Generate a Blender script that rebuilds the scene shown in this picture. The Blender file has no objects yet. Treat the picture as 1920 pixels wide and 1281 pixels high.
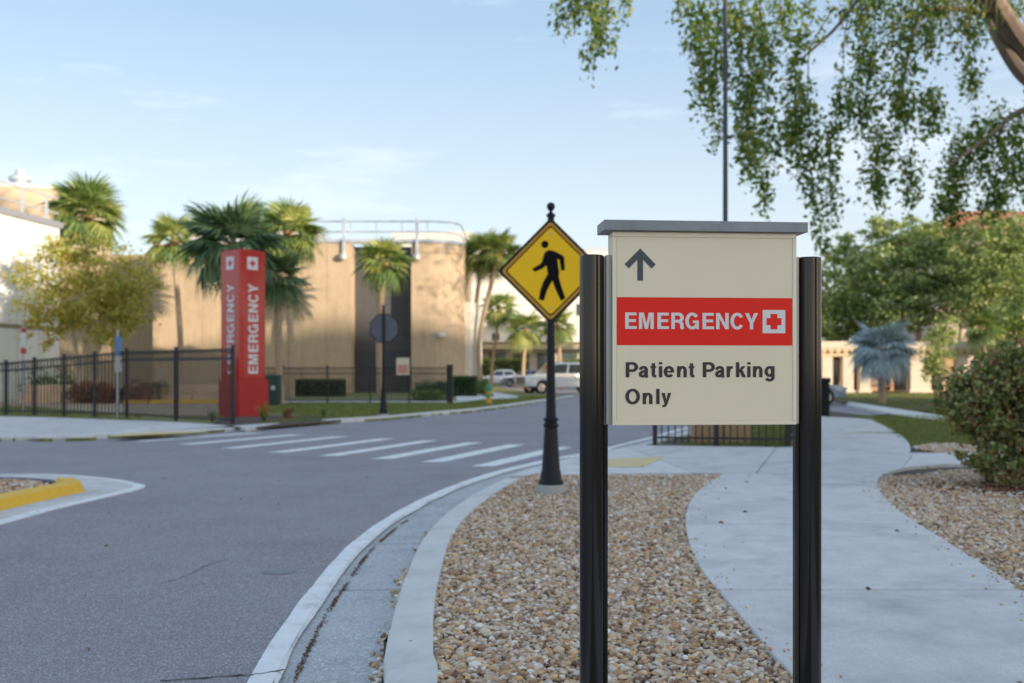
import bpy, bmesh, math, random
import numpy as np
from mathutils import Vector, Matrix
R = math.radians
random.seed(7); rng = np.random.default_rng(11)
scene = bpy.context.scene
col = scene.collection

# ---------------------------------------------------------------- camera
cam_d = bpy.data.cameras.new('camera')
cam = bpy.data.objects.new('camera', cam_d); col.objects.link(cam)
cam.location = (0, 0, 1.4); cam.rotation_euler = (R(90), 0, 0)
cam_d.sensor_width = 36; cam_d.lens = 35.0; cam_d.shift_y = 0.0284
cam_d.clip_start = 0.05; cam_d.clip_end = 2000
cam_d.dof.use_dof = True; cam_d.dof.focus_distance = 3.22; cam_d.dof.aperture_fstop = 3.1
cam_d.dof.aperture_blades = 0
scene.camera = cam

# ---------------------------------------------------------------- sky, sun, exposure
SUN_EL, SUN_AZ = 9.5, 50.0          # azimuth: degrees to the right of straight behind the camera
world = bpy.data.worlds.new('World'); scene.world = world; world.use_nodes = True
wn = world.node_tree.nodes; wl = world.node_tree.links; wn.clear()
wo = wn.new('ShaderNodeOutputWorld'); bg = wn.new('ShaderNodeBackground'); bg.inputs['Strength'].default_value = 0.110
sky = wn.new('ShaderNodeTexSky'); sky.sky_type = 'NISHITA'; sky.sun_disc = False
sky.sun_elevation = R(SUN_EL); sky.sun_rotation = R(180 - SUN_AZ)
sky.air_density = 1.0; sky.dust_density = 1.6; sky.ozone_density = 1.0
# thin high cirrus, everywhere in the sky
tc = wn.new('ShaderNodeTexCoord'); mp = wn.new('ShaderNodeMapping'); mp.inputs['Scale'].default_value = (1.2, 1.2, 6.5)
nz = wn.new('ShaderNodeTexNoise'); nz.inputs['Scale'].default_value = 2.3; nz.inputs['Detail'].default_value = 7; nz.inputs['Roughness'].default_value = .62
cr = wn.new('ShaderNodeValToRGB'); cr.color_ramp.elements[0].position = .50; cr.color_ramp.elements[1].position = .80
cr.color_ramp.elements[1].color = (.6, .6, .6, 1)
mx = wn.new('ShaderNodeMix'); mx.data_type = 'RGBA'; mx.inputs['B'].default_value = (6.0, 6.1, 6.4, 1)
wl.new(tc.outputs['Generated'], mp.inputs['Vector']); wl.new(mp.outputs['Vector'], nz.inputs['Vector'])
wl.new(nz.outputs['Fac'], cr.inputs['Fac']); wl.new(cr.outputs['Color'], mx.inputs['Factor'])
# an even veil of thin high haze over the whole sky
veil = wn.new('ShaderNodeMix'); veil.data_type = 'RGBA'; veil.inputs['Factor'].default_value = .62
sx_ = wn.new('ShaderNodeSeparateXYZ'); hz = wn.new('ShaderNodeValToRGB'); wl.new(tc.outputs['Generated'], sx_.inputs['Vector']); wl.new(sx_.outputs['Z'], hz.inputs['Fac'])
hz.color_ramp.elements[0].color = (.47, .495, .515, 1); hz.color_ramp.elements[1].position = .33; hz.color_ramp.elements[1].color = (.225, .305, .415, 1)
hzs = wn.new('ShaderNodeVectorMath'); hzs.operation = 'SCALE'; hzs.inputs['Scale'].default_value = 10; wl.new(hz.outputs['Color'], hzs.inputs[0]); wl.new(hzs.outputs['Vector'], veil.inputs['B'])
wl.new(sky.outputs['Color'], veil.inputs['A']); wl.new(veil.outputs['Result'], mx.inputs['A']); wl.new(mx.outputs['Result'], bg.inputs['Color']); wl.new(bg.outputs['Background'], wo.inputs['Surface'])
sun_d = bpy.data.lights.new('sun', 'SUN'); sun_d.energy = 2.9; sun_d.angle = R(.4); sun_d.color = (1, .84, .66)
sun = bpy.data.objects.new('sun', sun_d); col.objects.link(sun)
to_sun = Vector((math.sin(R(SUN_AZ)) * math.cos(R(SUN_EL)), -math.cos(R(SUN_AZ)) * math.cos(R(SUN_EL)), math.sin(R(SUN_EL))))
sun.rotation_euler = to_sun.to_track_quat('Z', 'Y').to_euler(); sun.location = to_sun * 60
scene.view_settings.view_transform = 'Standard'; scene.view_settings.look = 'None'
scene.view_settings.gamma = 1; scene.view_settings.use_curve_mapping = False
scene.view_settings.exposure = 1.14
scene.cycles.max_bounces = 8; scene.cycles.transparent_max_bounces = 8
scene.cycles.use_denoising = True

# ---------------------------------------------------------------- materials
MATS = {}
def mat(name, base, rough=.7, var=.12, scale=6, bump=0., bscale=80, metal=0., spec=.5, coat=0., stretch=(1, 1, 1), speck=None, speck_scale=300, speck_amt=.5, isl=0., stain=0., stain_scale=1.2):
    if name in MATS: return MATS[name]
    m = bpy.data.materials.new(name); m.use_nodes = True; N = m.node_tree.nodes; L = m.node_tree.links
    b = N['Principled BSDF']; b.inputs['Roughness'].default_value = rough; b.inputs['Metallic'].default_value = metal
    b.inputs['Specular IOR Level'].default_value = spec; b.inputs['Coat Weight'].default_value = coat
    t = N.new('ShaderNodeTexCoord'); mpn = N.new('ShaderNodeMapping'); mpn.inputs['Scale'].default_value = stretch
    L.new(t.outputs['Object'], mpn.inputs['Vector'])
    n = N.new('ShaderNodeTexNoise'); n.inputs['Scale'].default_value = scale; n.inputs['Detail'].default_value = 6; n.inputs['Roughness'].default_value = .6
    L.new(mpn.outputs['Vector'], n.inputs['Vector'])
    mr = N.new('ShaderNodeMapRange'); mr.inputs['From Min'].default_value = .25; mr.inputs['From Max'].default_value = .75
    mr.inputs['To Min'].default_value = 1 - var; mr.inputs['To Max'].default_value = 1 + var
    L.new(n.outputs['Fac'], mr.inputs['Value'])
    h = N.new('ShaderNodeVectorMath'); h.operation = 'SCALE'; h.inputs[0].default_value = base[:3]
    L.new(mr.outputs['Result'], h.inputs['Scale'])
    out = h.outputs['Vector']
    if stain:
        n3 = N.new('ShaderNodeTexNoise'); n3.inputs['Scale'].default_value = stain_scale; n3.inputs['Detail'].default_value = 8; n3.inputs['Roughness'].default_value = .7
        L.new(t.outputs['Object'], n3.inputs['Vector'])
        r3 = N.new('ShaderNodeMapRange'); r3.inputs['From Min'].default_value = .5; r3.inputs['From Max'].default_value = .72
        r3.inputs['To Min'].default_value = 1; r3.inputs['To Max'].default_value = 1 - stain; L.new(n3.outputs['Fac'], r3.inputs['Value'])
        s3 = N.new('ShaderNodeVectorMath'); s3.operation = 'SCALE'; L.new(out, s3.inputs[0]); L.new(r3.outputs['Result'], s3.inputs['Scale']); out = s3.outputs['Vector']
    if speck:
        v = N.new('ShaderNodeTexVoronoi'); v.inputs['Scale'].default_value = speck_scale; L.new(t.outputs['Object'], v.inputs['Vector'])
        sp = N.new('ShaderNodeSeparateColor'); L.new(v.outputs['Color'], sp.inputs['Color'])
        r2 = N.new('ShaderNodeMapRange'); r2.inputs['From Min'].default_value = 1 - speck_amt; r2.inputs['From Max'].default_value = 1.0
        L.new(sp.outputs['Red'], r2.inputs['Value'])
        mm = N.new('ShaderNodeMix'); mm.data_type = 'RGBA'; mm.inputs['B'].default_value = (*speck, 1)
        L.new(r2.outputs['Result'], mm.inputs['Factor']); L.new(out, mm.inputs['A']); out = mm.outputs['Result']
    if isl:
        g = N.new('ShaderNodeObjectInfo'); r4 = N.new('ShaderNodeMapRange'); r4.inputs['To Min'].default_value = 1 - isl; r4.inputs['To Max'].default_value = 1 + isl
        L.new(g.outputs['Random'], r4.inputs['Value']); s4 = N.new('ShaderNodeVectorMath'); s4.operation = 'SCALE'
        L.new(out, s4.inputs[0]); L.new(r4.outputs['Result'], s4.inputs['Scale']); out = s4.outputs['Vector']
    L.new(out, b.inputs['Base Color'])
    if bump:
        n2 = N.new('ShaderNodeTexNoise'); n2.inputs['Scale'].default_value = bscale; n2.inputs['Detail'].default_value = 5
        L.new(mpn.outputs['Vector'], n2.inputs['Vector'])
        bp = N.new('ShaderNodeBump'); bp.inputs['Strength'].default_value = min(1, bump * 10); bp.inputs['Distance'].default_value = bump * .1
        L.new(n2.outputs['Fac'], bp.inputs['Height']); L.new(bp.outputs['Normal'], b.inputs['Normal'])
    MATS[name] = m; return m

def leaf_mat(name, cols, trans=.35, rough=.5, thing_var=0.):
    if name in MATS: return MATS[name]
    m = bpy.data.materials.new(name); m.use_nodes = True; N = m.node_tree.nodes; L = m.node_tree.links
    b = N['Principled BSDF']; b.inputs['Roughness'].default_value = rough; o = N['Material Output']
    g = N.new('ShaderNodeNewGeometry'); r = N.new('ShaderNodeValToRGB'); r.color_ramp.interpolation = 'LINEAR'
    e = r.color_ramp.elements
    while len(e) < len(cols): e.new(.5)
    for i, c in enumerate(cols): e[i].position = i / (len(cols) - 1); e[i].color = (*c, 1)
    src = g.outputs['Random Per Island']
    if thing_var:
        oi = N.new('ShaderNodeObjectInfo'); mm = N.new('ShaderNodeMix'); mm.inputs[0].default_value = thing_var
        L.new(g.outputs['Random Per Island'], mm.inputs[2]); L.new(oi.outputs['Random'], mm.inputs[3]); src = mm.outputs[0]
    L.new(src, r.inputs['Fac']); L.new(r.outputs['Color'], b.inputs['Base Color'])
    t = N.new('ShaderNodeBsdfTranslucent'); hs = N.new('ShaderNodeVectorMath'); hs.operation = 'MULTIPLY'; hs.inputs[1].default_value = (1.25, 1.2, .5)
    L.new(r.outputs['Color'], hs.inputs[0]); L.new(hs.outputs['Vector'], t.inputs['Color'])
    mx_ = N.new('ShaderNodeMixShader'); mx_.inputs[0].default_value = trans
    L.new(b.outputs[0], mx_.inputs[1]); L.new(t.outputs[0], mx_.inputs[2]); L.new(mx_.outputs[0], o.inputs['Surface'])
    MATS[name] = m; return m

def glass_mat(name, c=(.03, .05, .07)):
    return mat(name, c, rough=.08, var=.02, spec=.8)

# ---------------------------------------------------------------- mesh helpers
class MB:
    def __init__(s): s.v = []; s.f = []
    def add(s, v, f):
        o = len(s.v); s.v += [tuple(p) for p in v]; s.f += [tuple(i + o for i in q) for q in f]; return s
    def box(s, x0, x1, y0, y1, z0, z1):
        return s.add([(x0,y0,z0),(x1,y0,z0),(x1,y1,z0),(x0,y1,z0),(x0,y0,z1),(x1,y0,z1),(x1,y1,z1),(x0,y1,z1)],
                     [(3,2,1,0),(4,5,6,7),(0,1,5,4),(1,2,6,5),(2,3,7,6),(3,0,4,7)])
    def prism(s, poly, z0, z1, bottom=True):
        n = len(poly); a = sum(poly[i][0]*poly[(i+1)%n][1]-poly[(i+1)%n][0]*poly[i][1] for i in range(n))
        if a < 0: poly = poly[::-1]
        v = [(p[0],p[1],z0) for p in poly] + [(p[0],p[1],z1) for p in poly]
        f = [tuple(range(n, 2*n))] + [(i,(i+1)%n,(i+1)%n+n,i+n) for i in range(n)]
        if bottom: f.append(tuple(range(n-1,-1,-1)))
        return s.add(v, f)
    def side(s, poly, y0, y1):
        """polygon in x,z extruded along y"""
        n = len(poly); a = sum(poly[i][0]*poly[(i+1)%n][1]-poly[(i+1)%n][0]*poly[i][1] for i in range(n))
        if a < 0: poly = poly[::-1]
        v = [(p[0],y0,p[1]) for p in poly] + [(p[0],y1,p[1]) for p in poly]
        return s.add(v, [tuple(range(n)), tuple(range(2*n-1,n-1,-1))] + [((i+1)%n,i,i+n,(i+1)%n+n) for i in range(n)])
    def lathe(s, prof, n=20, c=(0,0,0), cap=True):
        v = []; f = []
        for r, z in prof:
            for k in range(n): a = 2*math.pi*k/n; v.append((c[0]+r*math.cos(a), c[1]+r*math.sin(a), c[2]+z))
        for j in range(len(prof)-1):
            for k in range(n): f.append((j*n+k, j*n+(k+1)%n, (j+1)*n+(k+1)%n, (j+1)*n+k))
        if cap: f.append(tuple(range(n-1,-1,-1))); f.append(tuple(range((len(prof)-1)*n, len(prof)*n)))
        return s.add(v, f)
    def tube(s, pts, rad, n=8, cap=True):
        pts = [Vector(p) for p in pts]; v = []; f = []
        if not hasattr(rad, '__len__'): rad = [rad]*len(pts)
        for i, p in enumerate(pts):
            d = (pts[min(i+1,len(pts)-1)] - pts[max(i-1,0)]).normalized()
            a = d.orthogonal().normalized() if i == 0 else (u - d*u.dot(d)).normalized()
            u = a; w = d.cross(u)
            for k in range(n):
                t = 2*math.pi*k/n; v.append(p + (u*math.cos(t) + w*math.sin(t))*rad[i])
        for j in range(len(pts)-1):
            for k in range(n): f.append((j*n+k, j*n+(k+1)%n, (j+1)*n+(k+1)%n, (j+1)*n+k))
        if cap: f.append(tuple(range(n-1,-1,-1))); f.append(tuple(range((len(pts)-1)*n, len(pts)*n)))
        return s.add(v, f)
    def mesh(s, name, m=None, bevel=0, smooth=False, seg=2):
        me = bpy.data.meshes.new(name); me.from_pydata(s.v, [], s.f); me.update()
        if bevel:
            bm = bmesh.new(); bm.from_mesh(me); bmesh.ops.remove_doubles(bm, verts=bm.verts, dist=1e-5)
            ed = [e for e in bm.edges if len(e.link_faces) == 2 and e.calc_face_angle(0) > .5]
            bmesh.ops.bevel(bm, geom=ed, offset=bevel, segments=seg, affect='EDGES', profile=.6, clamp_overlap=True)
            bm.to_mesh(me); bm.free()
        if smooth:
            me.polygons.foreach_set('use_smooth', [True]*len(me.polygons))
            try: me.set_sharp_from_angle(angle=R(35))
            except Exception: pass
        if m: me.materials.append(m)
        return me
    def build(s, name, m, parent=None, bevel=0, smooth=False, seg=2):
        return link(name, s.mesh(name, m, bevel, smooth, seg), parent)

def link(name, me, parent=None, loc=None, rz=None):
    o = bpy.data.objects.new(name, me); col.objects.link(o)
    if parent: o.parent = parent
    if loc is not None: o.location = loc
    if rz is not None: o.rotation_euler = (0, 0, rz)
    return o
def tag(o, label=None, cat=None, group=None, kind=None):
    if label: o['label'] = label
    if cat: o['category'] = cat
    if group: o['group'] = group
    if kind: o['kind'] = kind
    return o
def thing(name, label, cat, loc=(0,0,0), rz=0, group=None):
    o = bpy.data.objects.new(name, None); col.objects.link(o); o.location = loc; o.rotation_euler = (0,0,rz); o.empty_display_size = .2
    return tag(o, label, cat, group)
def catmull(pts, n=8):
    P = [Vector((*p, 0) if len(p) == 2 else p) for p in pts]; P = [P[0]*2-P[1]] + P + [P[-1]*2-P[-2]]; out = []
    for i in range(1, len(P)-2):
        for k in range(n):
            t = k/n; a, b, c, d = P[i-1:i+3]
            out.append(.5*((2*b)+(c-a)*t+(2*a-5*b+4*c-d)*t*t+(3*b-a-3*c+d)*t**3))
    out.append(P[-2]); return [tuple(p) if len(pts[0]) == 3 else (p.x, p.y) for p in out]
def offset(path, d):
    out = []
    for i, p in enumerate(path):
        a = path[max(i-1,0)]; b = path[min(i+1,len(path)-1)]; t = Vector((b[0]-a[0], b[1]-a[1])).normalized()
        out.append((p[0]+t.y*d, p[1]-t.x*d))       # d > 0: to the right of travel
    return out
def resample(path, step):
    out = [path[0]]; acc = 0
    for a, b in zip(path, path[1:]):
        L = math.dist(a, b); t = step-acc
        while t <= L: out.append((a[0]+(b[0]-a[0])*t/L, a[1]+(b[1]-a[1])*t/L)); t += step
        acc = (acc+L) % step if L+acc >= step else acc+L
    return out
def inside(poly, X, Y):
    n = len(poly); c = np.zeros(len(X), bool); j = n-1
    for i in range(n):
        xi, yi = poly[i]; xj, yj = poly[j]
        if yi != yj: c ^= ((yi > Y) != (yj > Y)) & (X < (xj-xi)*(Y-yi)/(yj-yi)+xi)
        j = i
    return c
def np_mesh(name, V, F, m, smooth=False):
    me = bpy.data.meshes.new(name); k = F.shape[1]
    me.vertices.add(len(V)); me.vertices.foreach_set('co', V.astype(np.float32).ravel())
    me.loops.add(F.size); me.loops.foreach_set('vertex_index', F.astype(np.int32).ravel())
    me.polygons.add(len(F)); me.polygons.foreach_set('loop_start', np.arange(0, F.size, k, dtype=np.int32))
    me.update(calc_edges=True)
    if smooth: me.polygons.foreach_set('use_smooth', np.ones(len(F), bool))
    me.materials.append(m); return me
def rand_dirs(n):
    v = rng.normal(size=(n,3)); return v/np.linalg.norm(v, axis=1, keepdims=True)
def leaf_mesh(name, P, size, m, aspect=.5, up=.0, var=.35, droop=0.):
    """one small folded leaf (two triangles hinged on the midrib) at each point"""
    n = len(P); d = rand_dirs(n); d[:,2] = d[:,2]*(1-up) - droop; d /= np.linalg.norm(d, axis=1, keepdims=True)
    r = rand_dirs(n); w = np.cross(d, r); w /= np.linalg.norm(w, axis=1, keepdims=True)+1e-9; nn = np.cross(d, w)
    s = size*(1+var*rng.uniform(-1, 1, n))[:,None]
    V = np.empty((n,4,3)); V[:,0] = P-d*s*.5; V[:,1] = P+w*s*aspect*.5+nn*s*.10; V[:,2] = P+d*s*.5; V[:,3] = P-w*s*aspect*.5+nn*s*.10
    i = np.arange(n)[:,None]*4; F = np.concatenate([i+np.array([[0,1,2]]), i+np.array([[0,2,3]])])
    return np_mesh(name, V.reshape(-1,3), F, m)
def crown_points(blobs, n, clumps=40, cl=.22, shell=.55):
    """leaf positions in clumps spread through ellipsoids (centre, radii)"""
    vol = np.array([b[1][0]*b[1][1]*b[1][2] for b in blobs])**.75; vol /= vol.sum(); out = []
    for b, w in zip(blobs, vol):
        k = max(4, int(clumps*w*len(blobs)**.3)); d = rand_dirs(k); r = rng.uniform(shell, 1, k)[:,None]
        C = np.array(b[0]) + d*r*np.array(b[1]); m_ = max(20, int(n*w)); idx = rng.integers(0, k, m_)
        sz = rng.uniform(.6, 1.35, k)[idx][:,None]
        out.append(C[idx] + rng.normal(size=(m_,3))*np.array(b[1])*cl*sz*np.array([1,1,.75]))
    return np.concatenate(out)

# ================================================================ SETTING
asphalt = mat('asphalt', (.235, .212, .242), rough=.8, var=.14, scale=.9, bump=.06, bscale=140, speck=(.50,.49,.50), speck_scale=150, speck_amt=.40, stain=.28, stain_scale=.35)
concrete = mat('concrete', (.63, .62, .61), rough=.85, var=.15, scale=4.5, bump=.03, bscale=90, speck=(.46,.46,.47), speck_scale=220, speck_amt=.35, isl=.06, stain=.34, stain_scale=1.3)
kerb_m = mat('kerb_concrete', (.64, .64, .62), rough=.85, var=.10, scale=4, bump=.015, bscale=70, isl=.04, stain=.18, stain_scale=3)
gutter_m = mat('gutter_concrete', (.42, .43, .45), rough=.85, var=.12, scale=3, bump=.03, bscale=110, speck=(.66,.66,.66), speck_scale=95, speck_amt=.4, isl=.05, stain=.35, stain_scale=2.5)
line_white = mat('road_paint_white', (.80, .81, .82), rough=.7, var=.08, scale=14, bump=.02, bscale=160, stain=.38, stain_scale=7)
soil = mat('soil', (.085, .065, .048), rough=.95, var=.3, scale=14, bump=.05, bscale=60)
grass_ground = mat('grass_ground', (.14, .17, .05), rough=.95, var=.35, scale=1.6, bump=.05, bscale=50, speck=(.30,.24,.11), speck_scale=8, speck_amt=.5)
yellow_paint = mat('yellow_kerb_paint', (.80, .47, .03), rough=.6, var=.10, scale=5, bump=.01, bscale=60, stain=.3, stain_scale=5)
tactile_m = mat('tactile_yellow', (.68, .54, .28), rough=.8, var=.15, scale=5, stain=.15, stain_scale=5)
black_paint = mat('black_paint', (.012, .012, .014), rough=.38, var=.1, scale=20, bump=.004, bscale=120)

ground = MB().prism([(-700,-300),(700,-300),(700,900),(-700,900)], -.5, -.06).build('ground', grass_ground); tag(ground, kind='structure')

# asphalt lip at the near kerb: the white edge line runs along it
edge = catmull([(-.93,-8),(-1.0,-2),(-1.06,2.0),(-1.146, 4.116),(-1.19, 4.46),(-1.262, 5.48),(-1.299, 6.518),(-1.306, 7.993),(-1.167, 9.681),(-0.816, 11.721),(-0.222, 13.83),(0.59, 15.746),(1.122, 16.755),(1.699, 18.026),(2.958, 21.079),(4.046, 23.98),(5.34, 26.946),(6.6,31.0),(10.2,45)], 10)
LIP = .115
lip = offset(edge, LIP)
road = MB().prism([(-90,-40),(-.9+LIP,-40)] + lip + [(9.5,60),(9.5,220),(-90,220)], -.05, 0).build('road', asphalt); tag(road, kind='structure')
lot = MB().prism([(lip[-20][0]-.3,lip[-20][1]+.3)] + [(p[0]+.0,p[1]) for p in lip[-19:]] + [(9.5,60),(9.5,90),(40,90),(40,20)], -.055, -.004).build('parking_lot', asphalt); tag(lot, kind='structure')
def band(path_a, path_b, za, zb, name, m, parent=None, thick=.0):
    v = [(p[0],p[1],za) for p in path_a] + [(p[0],p[1],zb) for p in path_b]; n = len(path_a)
    f = [(i,n+i,n+i+1,i+1) for i in range(n-1)]
    mb = MB().add(v, f)
    return mb.build(name, m, parent)
# white edge line with a ragged, lapped outer edge
dense = resample(edge, .05)
wig = [.003*math.sin(i*.33)+.0025*random.uniform(-1,1) for i in range(len(dense))]
def voff(path, ds):
    base = offset(path, 1.0); return [(p[0]+(q[0]-p[0])*d, p[1]+(q[1]-p[1])*d) for p, q, d in zip(path, base, ds)]
band(voff(dense, wig), offset(dense, LIP-.003), .004, .004, 'edge_line', line_white, road)
lap = [LIP+.012+.008*math.sin(i*.13+math.sin(i*.05)*3)+.002*random.uniform(-1,1) for i in range(len(dense))]
band(offset(dense, LIP-.003), voff(dense, lap), .0045, -.016, 'edge_line_lip', line_white, road)
# gutter pans, joint by joint, and kerb stones behind them
gutter = tag(MB().prism(offset(edge, LIP-.05)+offset(edge, .60)[::-1], -.14, -.055).build('gutter', soil), kind='structure')
kerb = tag(MB().prism(offset(edge, .60)+offset(edge, .82)[::-1], -.14, -.05).build('kerb', soil), kind='structure')
fine = resample(edge, .06)
def seg_strip(path, o0, o1, z0t, z1t, zb, name, m, parent, bevel):
    a = offset(path, o0); b = offset(path, o1); n = len(a)
    v = [(p[0],p[1],zb) for p in a]+[(p[0],p[1],zb) for p in b]+[(p[0],p[1],z0t) for p in a]+[(p[0],p[1],z1t) for p in b]
    f = []
    for i in range(n-1): f += [(2*n+i,3*n+i,3*n+i+1,2*n+i+1),(i,2*n+i,2*n+i+1,i+1),(n+i+1,3*n+i+1,3*n+i,n+i)]
    f += [(n,3*n,2*n,0),(n-1,3*n-1,4*n-1,2*n-1)]
    return MB().add(v, f).build(name, m, parent, bevel=bevel, smooth=True)
def cut(path, lengths, step=.06, gap=.02):
    i = 0; out = []; k = 0
    while i < len(path)-4:
        n = int(lengths[k % len(lengths)]/step); s = path[i:i+n+1]; k += 1; i += n
        if len(s) > 3: out.append([tuple(np.array(s[0])+(np.array(s[1])-np.array(s[0]))*gap/step/2)] + s[1:-1] + [tuple(np.array(s[-1])+(np.array(s[-2])-np.array(s[-1]))*gap/step/2)])
    return out
for s in cut(fine, [2.9, 1.35, 2.2, 1.75]): seg_strip(s, LIP-.03, .60, -.030, -.018, -.1, 'gutter_pan', gutter_m, gutter, 0)
ramp_y = 12.3
kf = [p for p in fine if p[1] < ramp_y]
for s in cut(kf, [2.4, 1.9, 3.0, 1.5]): seg_strip(s, .612, .835, .085, .10, -.1, 'kerb_stone', kerb_m, kerb, .022)
kf2 = [p for p in fine if p[1] > 17.6]
for s in cut(kf2, [3.0]): seg_strip(s, .612, .80, .085, .10, -.1, 'kerb_stone', kerb_m, kerb, .02)

# land on the camera's side
ke = [p for p in offset(edge, .80)]
land_r = tag(MB().prism([(-.1,-16)] + ke[:-1] + [(10.6,29.6),(12.35,28.9),(12.244, 28.222),(13.881, 41.137),(15.6,52),(12,60),(12,130),(90,130),(90,-16)], -.3, .055).build('verge', soil), kind='structure')
# concrete path: slab after slab
walk = tag(MB().prism([(1.79, 7.958),(2.728, 7.958),(3.14, 9.159),(2.06, 9.159)], .02, .06).build('sidewalk', soil), kind='structure')
ZW = .10
def slab(poly, top=ZW, name='slab', parent=None, m=None):
    return MB().prism(poly, top-.09, top).build(name, m or concrete, parent or walk, bevel=.008, smooth=False)
Lp = catmull([(1.25,-4),(1.12,.5),(1.106, 3.443),(1.198, 4.142),(1.202, 4.579),(1.217, 5.164),(1.227, 5.92),(1.254, 6.65),(1.366, 7.705),(1.57, 8.989),(1.881, 10.328),(2.29, 11.558),(2.688, 12.641)], 8)
Rp = catmull([(4.9,-4),(3.6,.5),(2.692, 3.443),(2.751, 4.142),(2.904, 5.164),(3.028, 5.92),(3.169, 6.723),(3.343, 7.754),(3.581, 9.159),(3.878, 10.417),(4.24, 11.558),(4.695, 12.576),(5.186, 13.263)], 8)
def by_y(path, y0, y1):
    def at(y):
        for a, b in zip(path, path[1:]):
            if (a[1]-y)*(b[1]-y) <= 0 and a[1] != b[1]: t = (y-a[1])/(b[1]-a[1]); return (a[0]+(b[0]-a[0])*t, y)
    return [at(y0)] + [p for p in path if y0+.02 < p[1] < y1-.02] + [at(y1)]
J = [-3.9, -1.8, .3, 1.9, 3.6, 5.92, 8.45, 11.35, 12.62]
for a, b in zip(J, J[1:]):
    l = by_y(Lp, a+.017, b-.017); r = by_y(Rp, a+.017, b-.017); slab(l + r[::-1])
yj = 12.62
jr = by_y(Rp, 11.4, yj+.1)[-1]
# the crossing of paths: ramp to the road, junction, branch to the right, path onwards
g_in = [p for p in offset(fine, .615) if 12.35 < p[1] < 17.4]
ramp_edge = [g_in[0]] + g_in[3:-1:6] + [g_in[-1]]
xj = 2.62
kr = max(i for i, p in enumerate(ramp_edge) if p[0] < 2.0)
slab(ramp_edge[:kr+1] + [(2.31,12.70),(.95,12.62)], top=.098)
slab([(ramp_edge[kr][0]+.012, ramp_edge[kr][1])] + ramp_edge[kr+1:] + [(4.5,16.95),(3.1,12.67),(2.325,12.70)], top=.10)
slab([(3.106,12.63),(4.506,16.93),(5.25,17.2),(6.10,15.2),(5.19,13.26),(4.95,12.96),(4.74,12.63)], top=.099)
br_lo = catmull([(5.13,12.63),(5.186, 13.263),(5.713, 13.674),(6.407, 13.909),(8.6,13.95),(11.6,14.2)], 6)
br_hi = catmull([(6.281, 15.76),(6.753, 15.76),(7.297, 15.659),(8.7,15.25),(11.6,15.5)], 6)
def at_x(path, x):
    for a, b in zip(path, path[1:]):
        if a[0] <= x < b[0]: t = (x-a[0])/(b[0]-a[0]); return (x, a[1]+(b[1]-a[1])*t)
slab([(5.203,13.272),(6.115,15.19)] + [p for p in br_hi if p[0] < 6.85] + [at_x(br_hi, 6.9), at_x(br_lo, 6.9)] + [p for p in br_lo[::-1] if 5.24 < p[0] < 6.85], top=.10)
slab([at_x(br_hi, 6.912)] + [p for p in br_hi if p[0] > 6.95] + [p for p in br_lo[::-1] if p[0] > 6.95] + [at_x(br_lo, 6.912)], top=.10)
Ru = [(6.45,15.13),(6.297, 15.76),(6.899, 17.336),(7.592, 19.417),(8.858, 23.795),(9.736, 26.968)]
Lu = [(5.27,17.2),(5.9,19.5),(6.7,22.2),(7.6,25.0),(8.6,28.2)]
Rc_ = catmull([(6.281, 15.76),(6.791, 16.973),(7.495, 18.962),(8.415, 22.065),(9.061, 24.516),(9.682, 26.819)], 8)
slab([(6.12,15.215),(5.27,17.2),(5.9,19.5),(6.3,20.9)] + [p for p in Rc_[::-1] if p[1] < 20.9], top=.10)
slab([(6.305,20.92),(6.7,22.2),(7.6,25.0),(8.6,28.6)] + [p for p in Rc_[::-1] if p[1] > 20.92], top=.10)
tag(MB().prism([(1.347, 14.534),(1.902, 14.799),(2.295, 14.982),(1.767, 13.409),(1.293, 13.409)], .1, .106).build('tactile_pad', tactile_m), kind='structure')
# kerbside walk beyond the near railing, edging of the parking bay
tag(MB().prism([(14.188, 41.847),(12.419, 28.554),(11.351, 26.098),(11.186, 28.222),(13.147, 39.147)], -.02, .10).build('bay_kerb', kerb_m), kind='structure')

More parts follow.
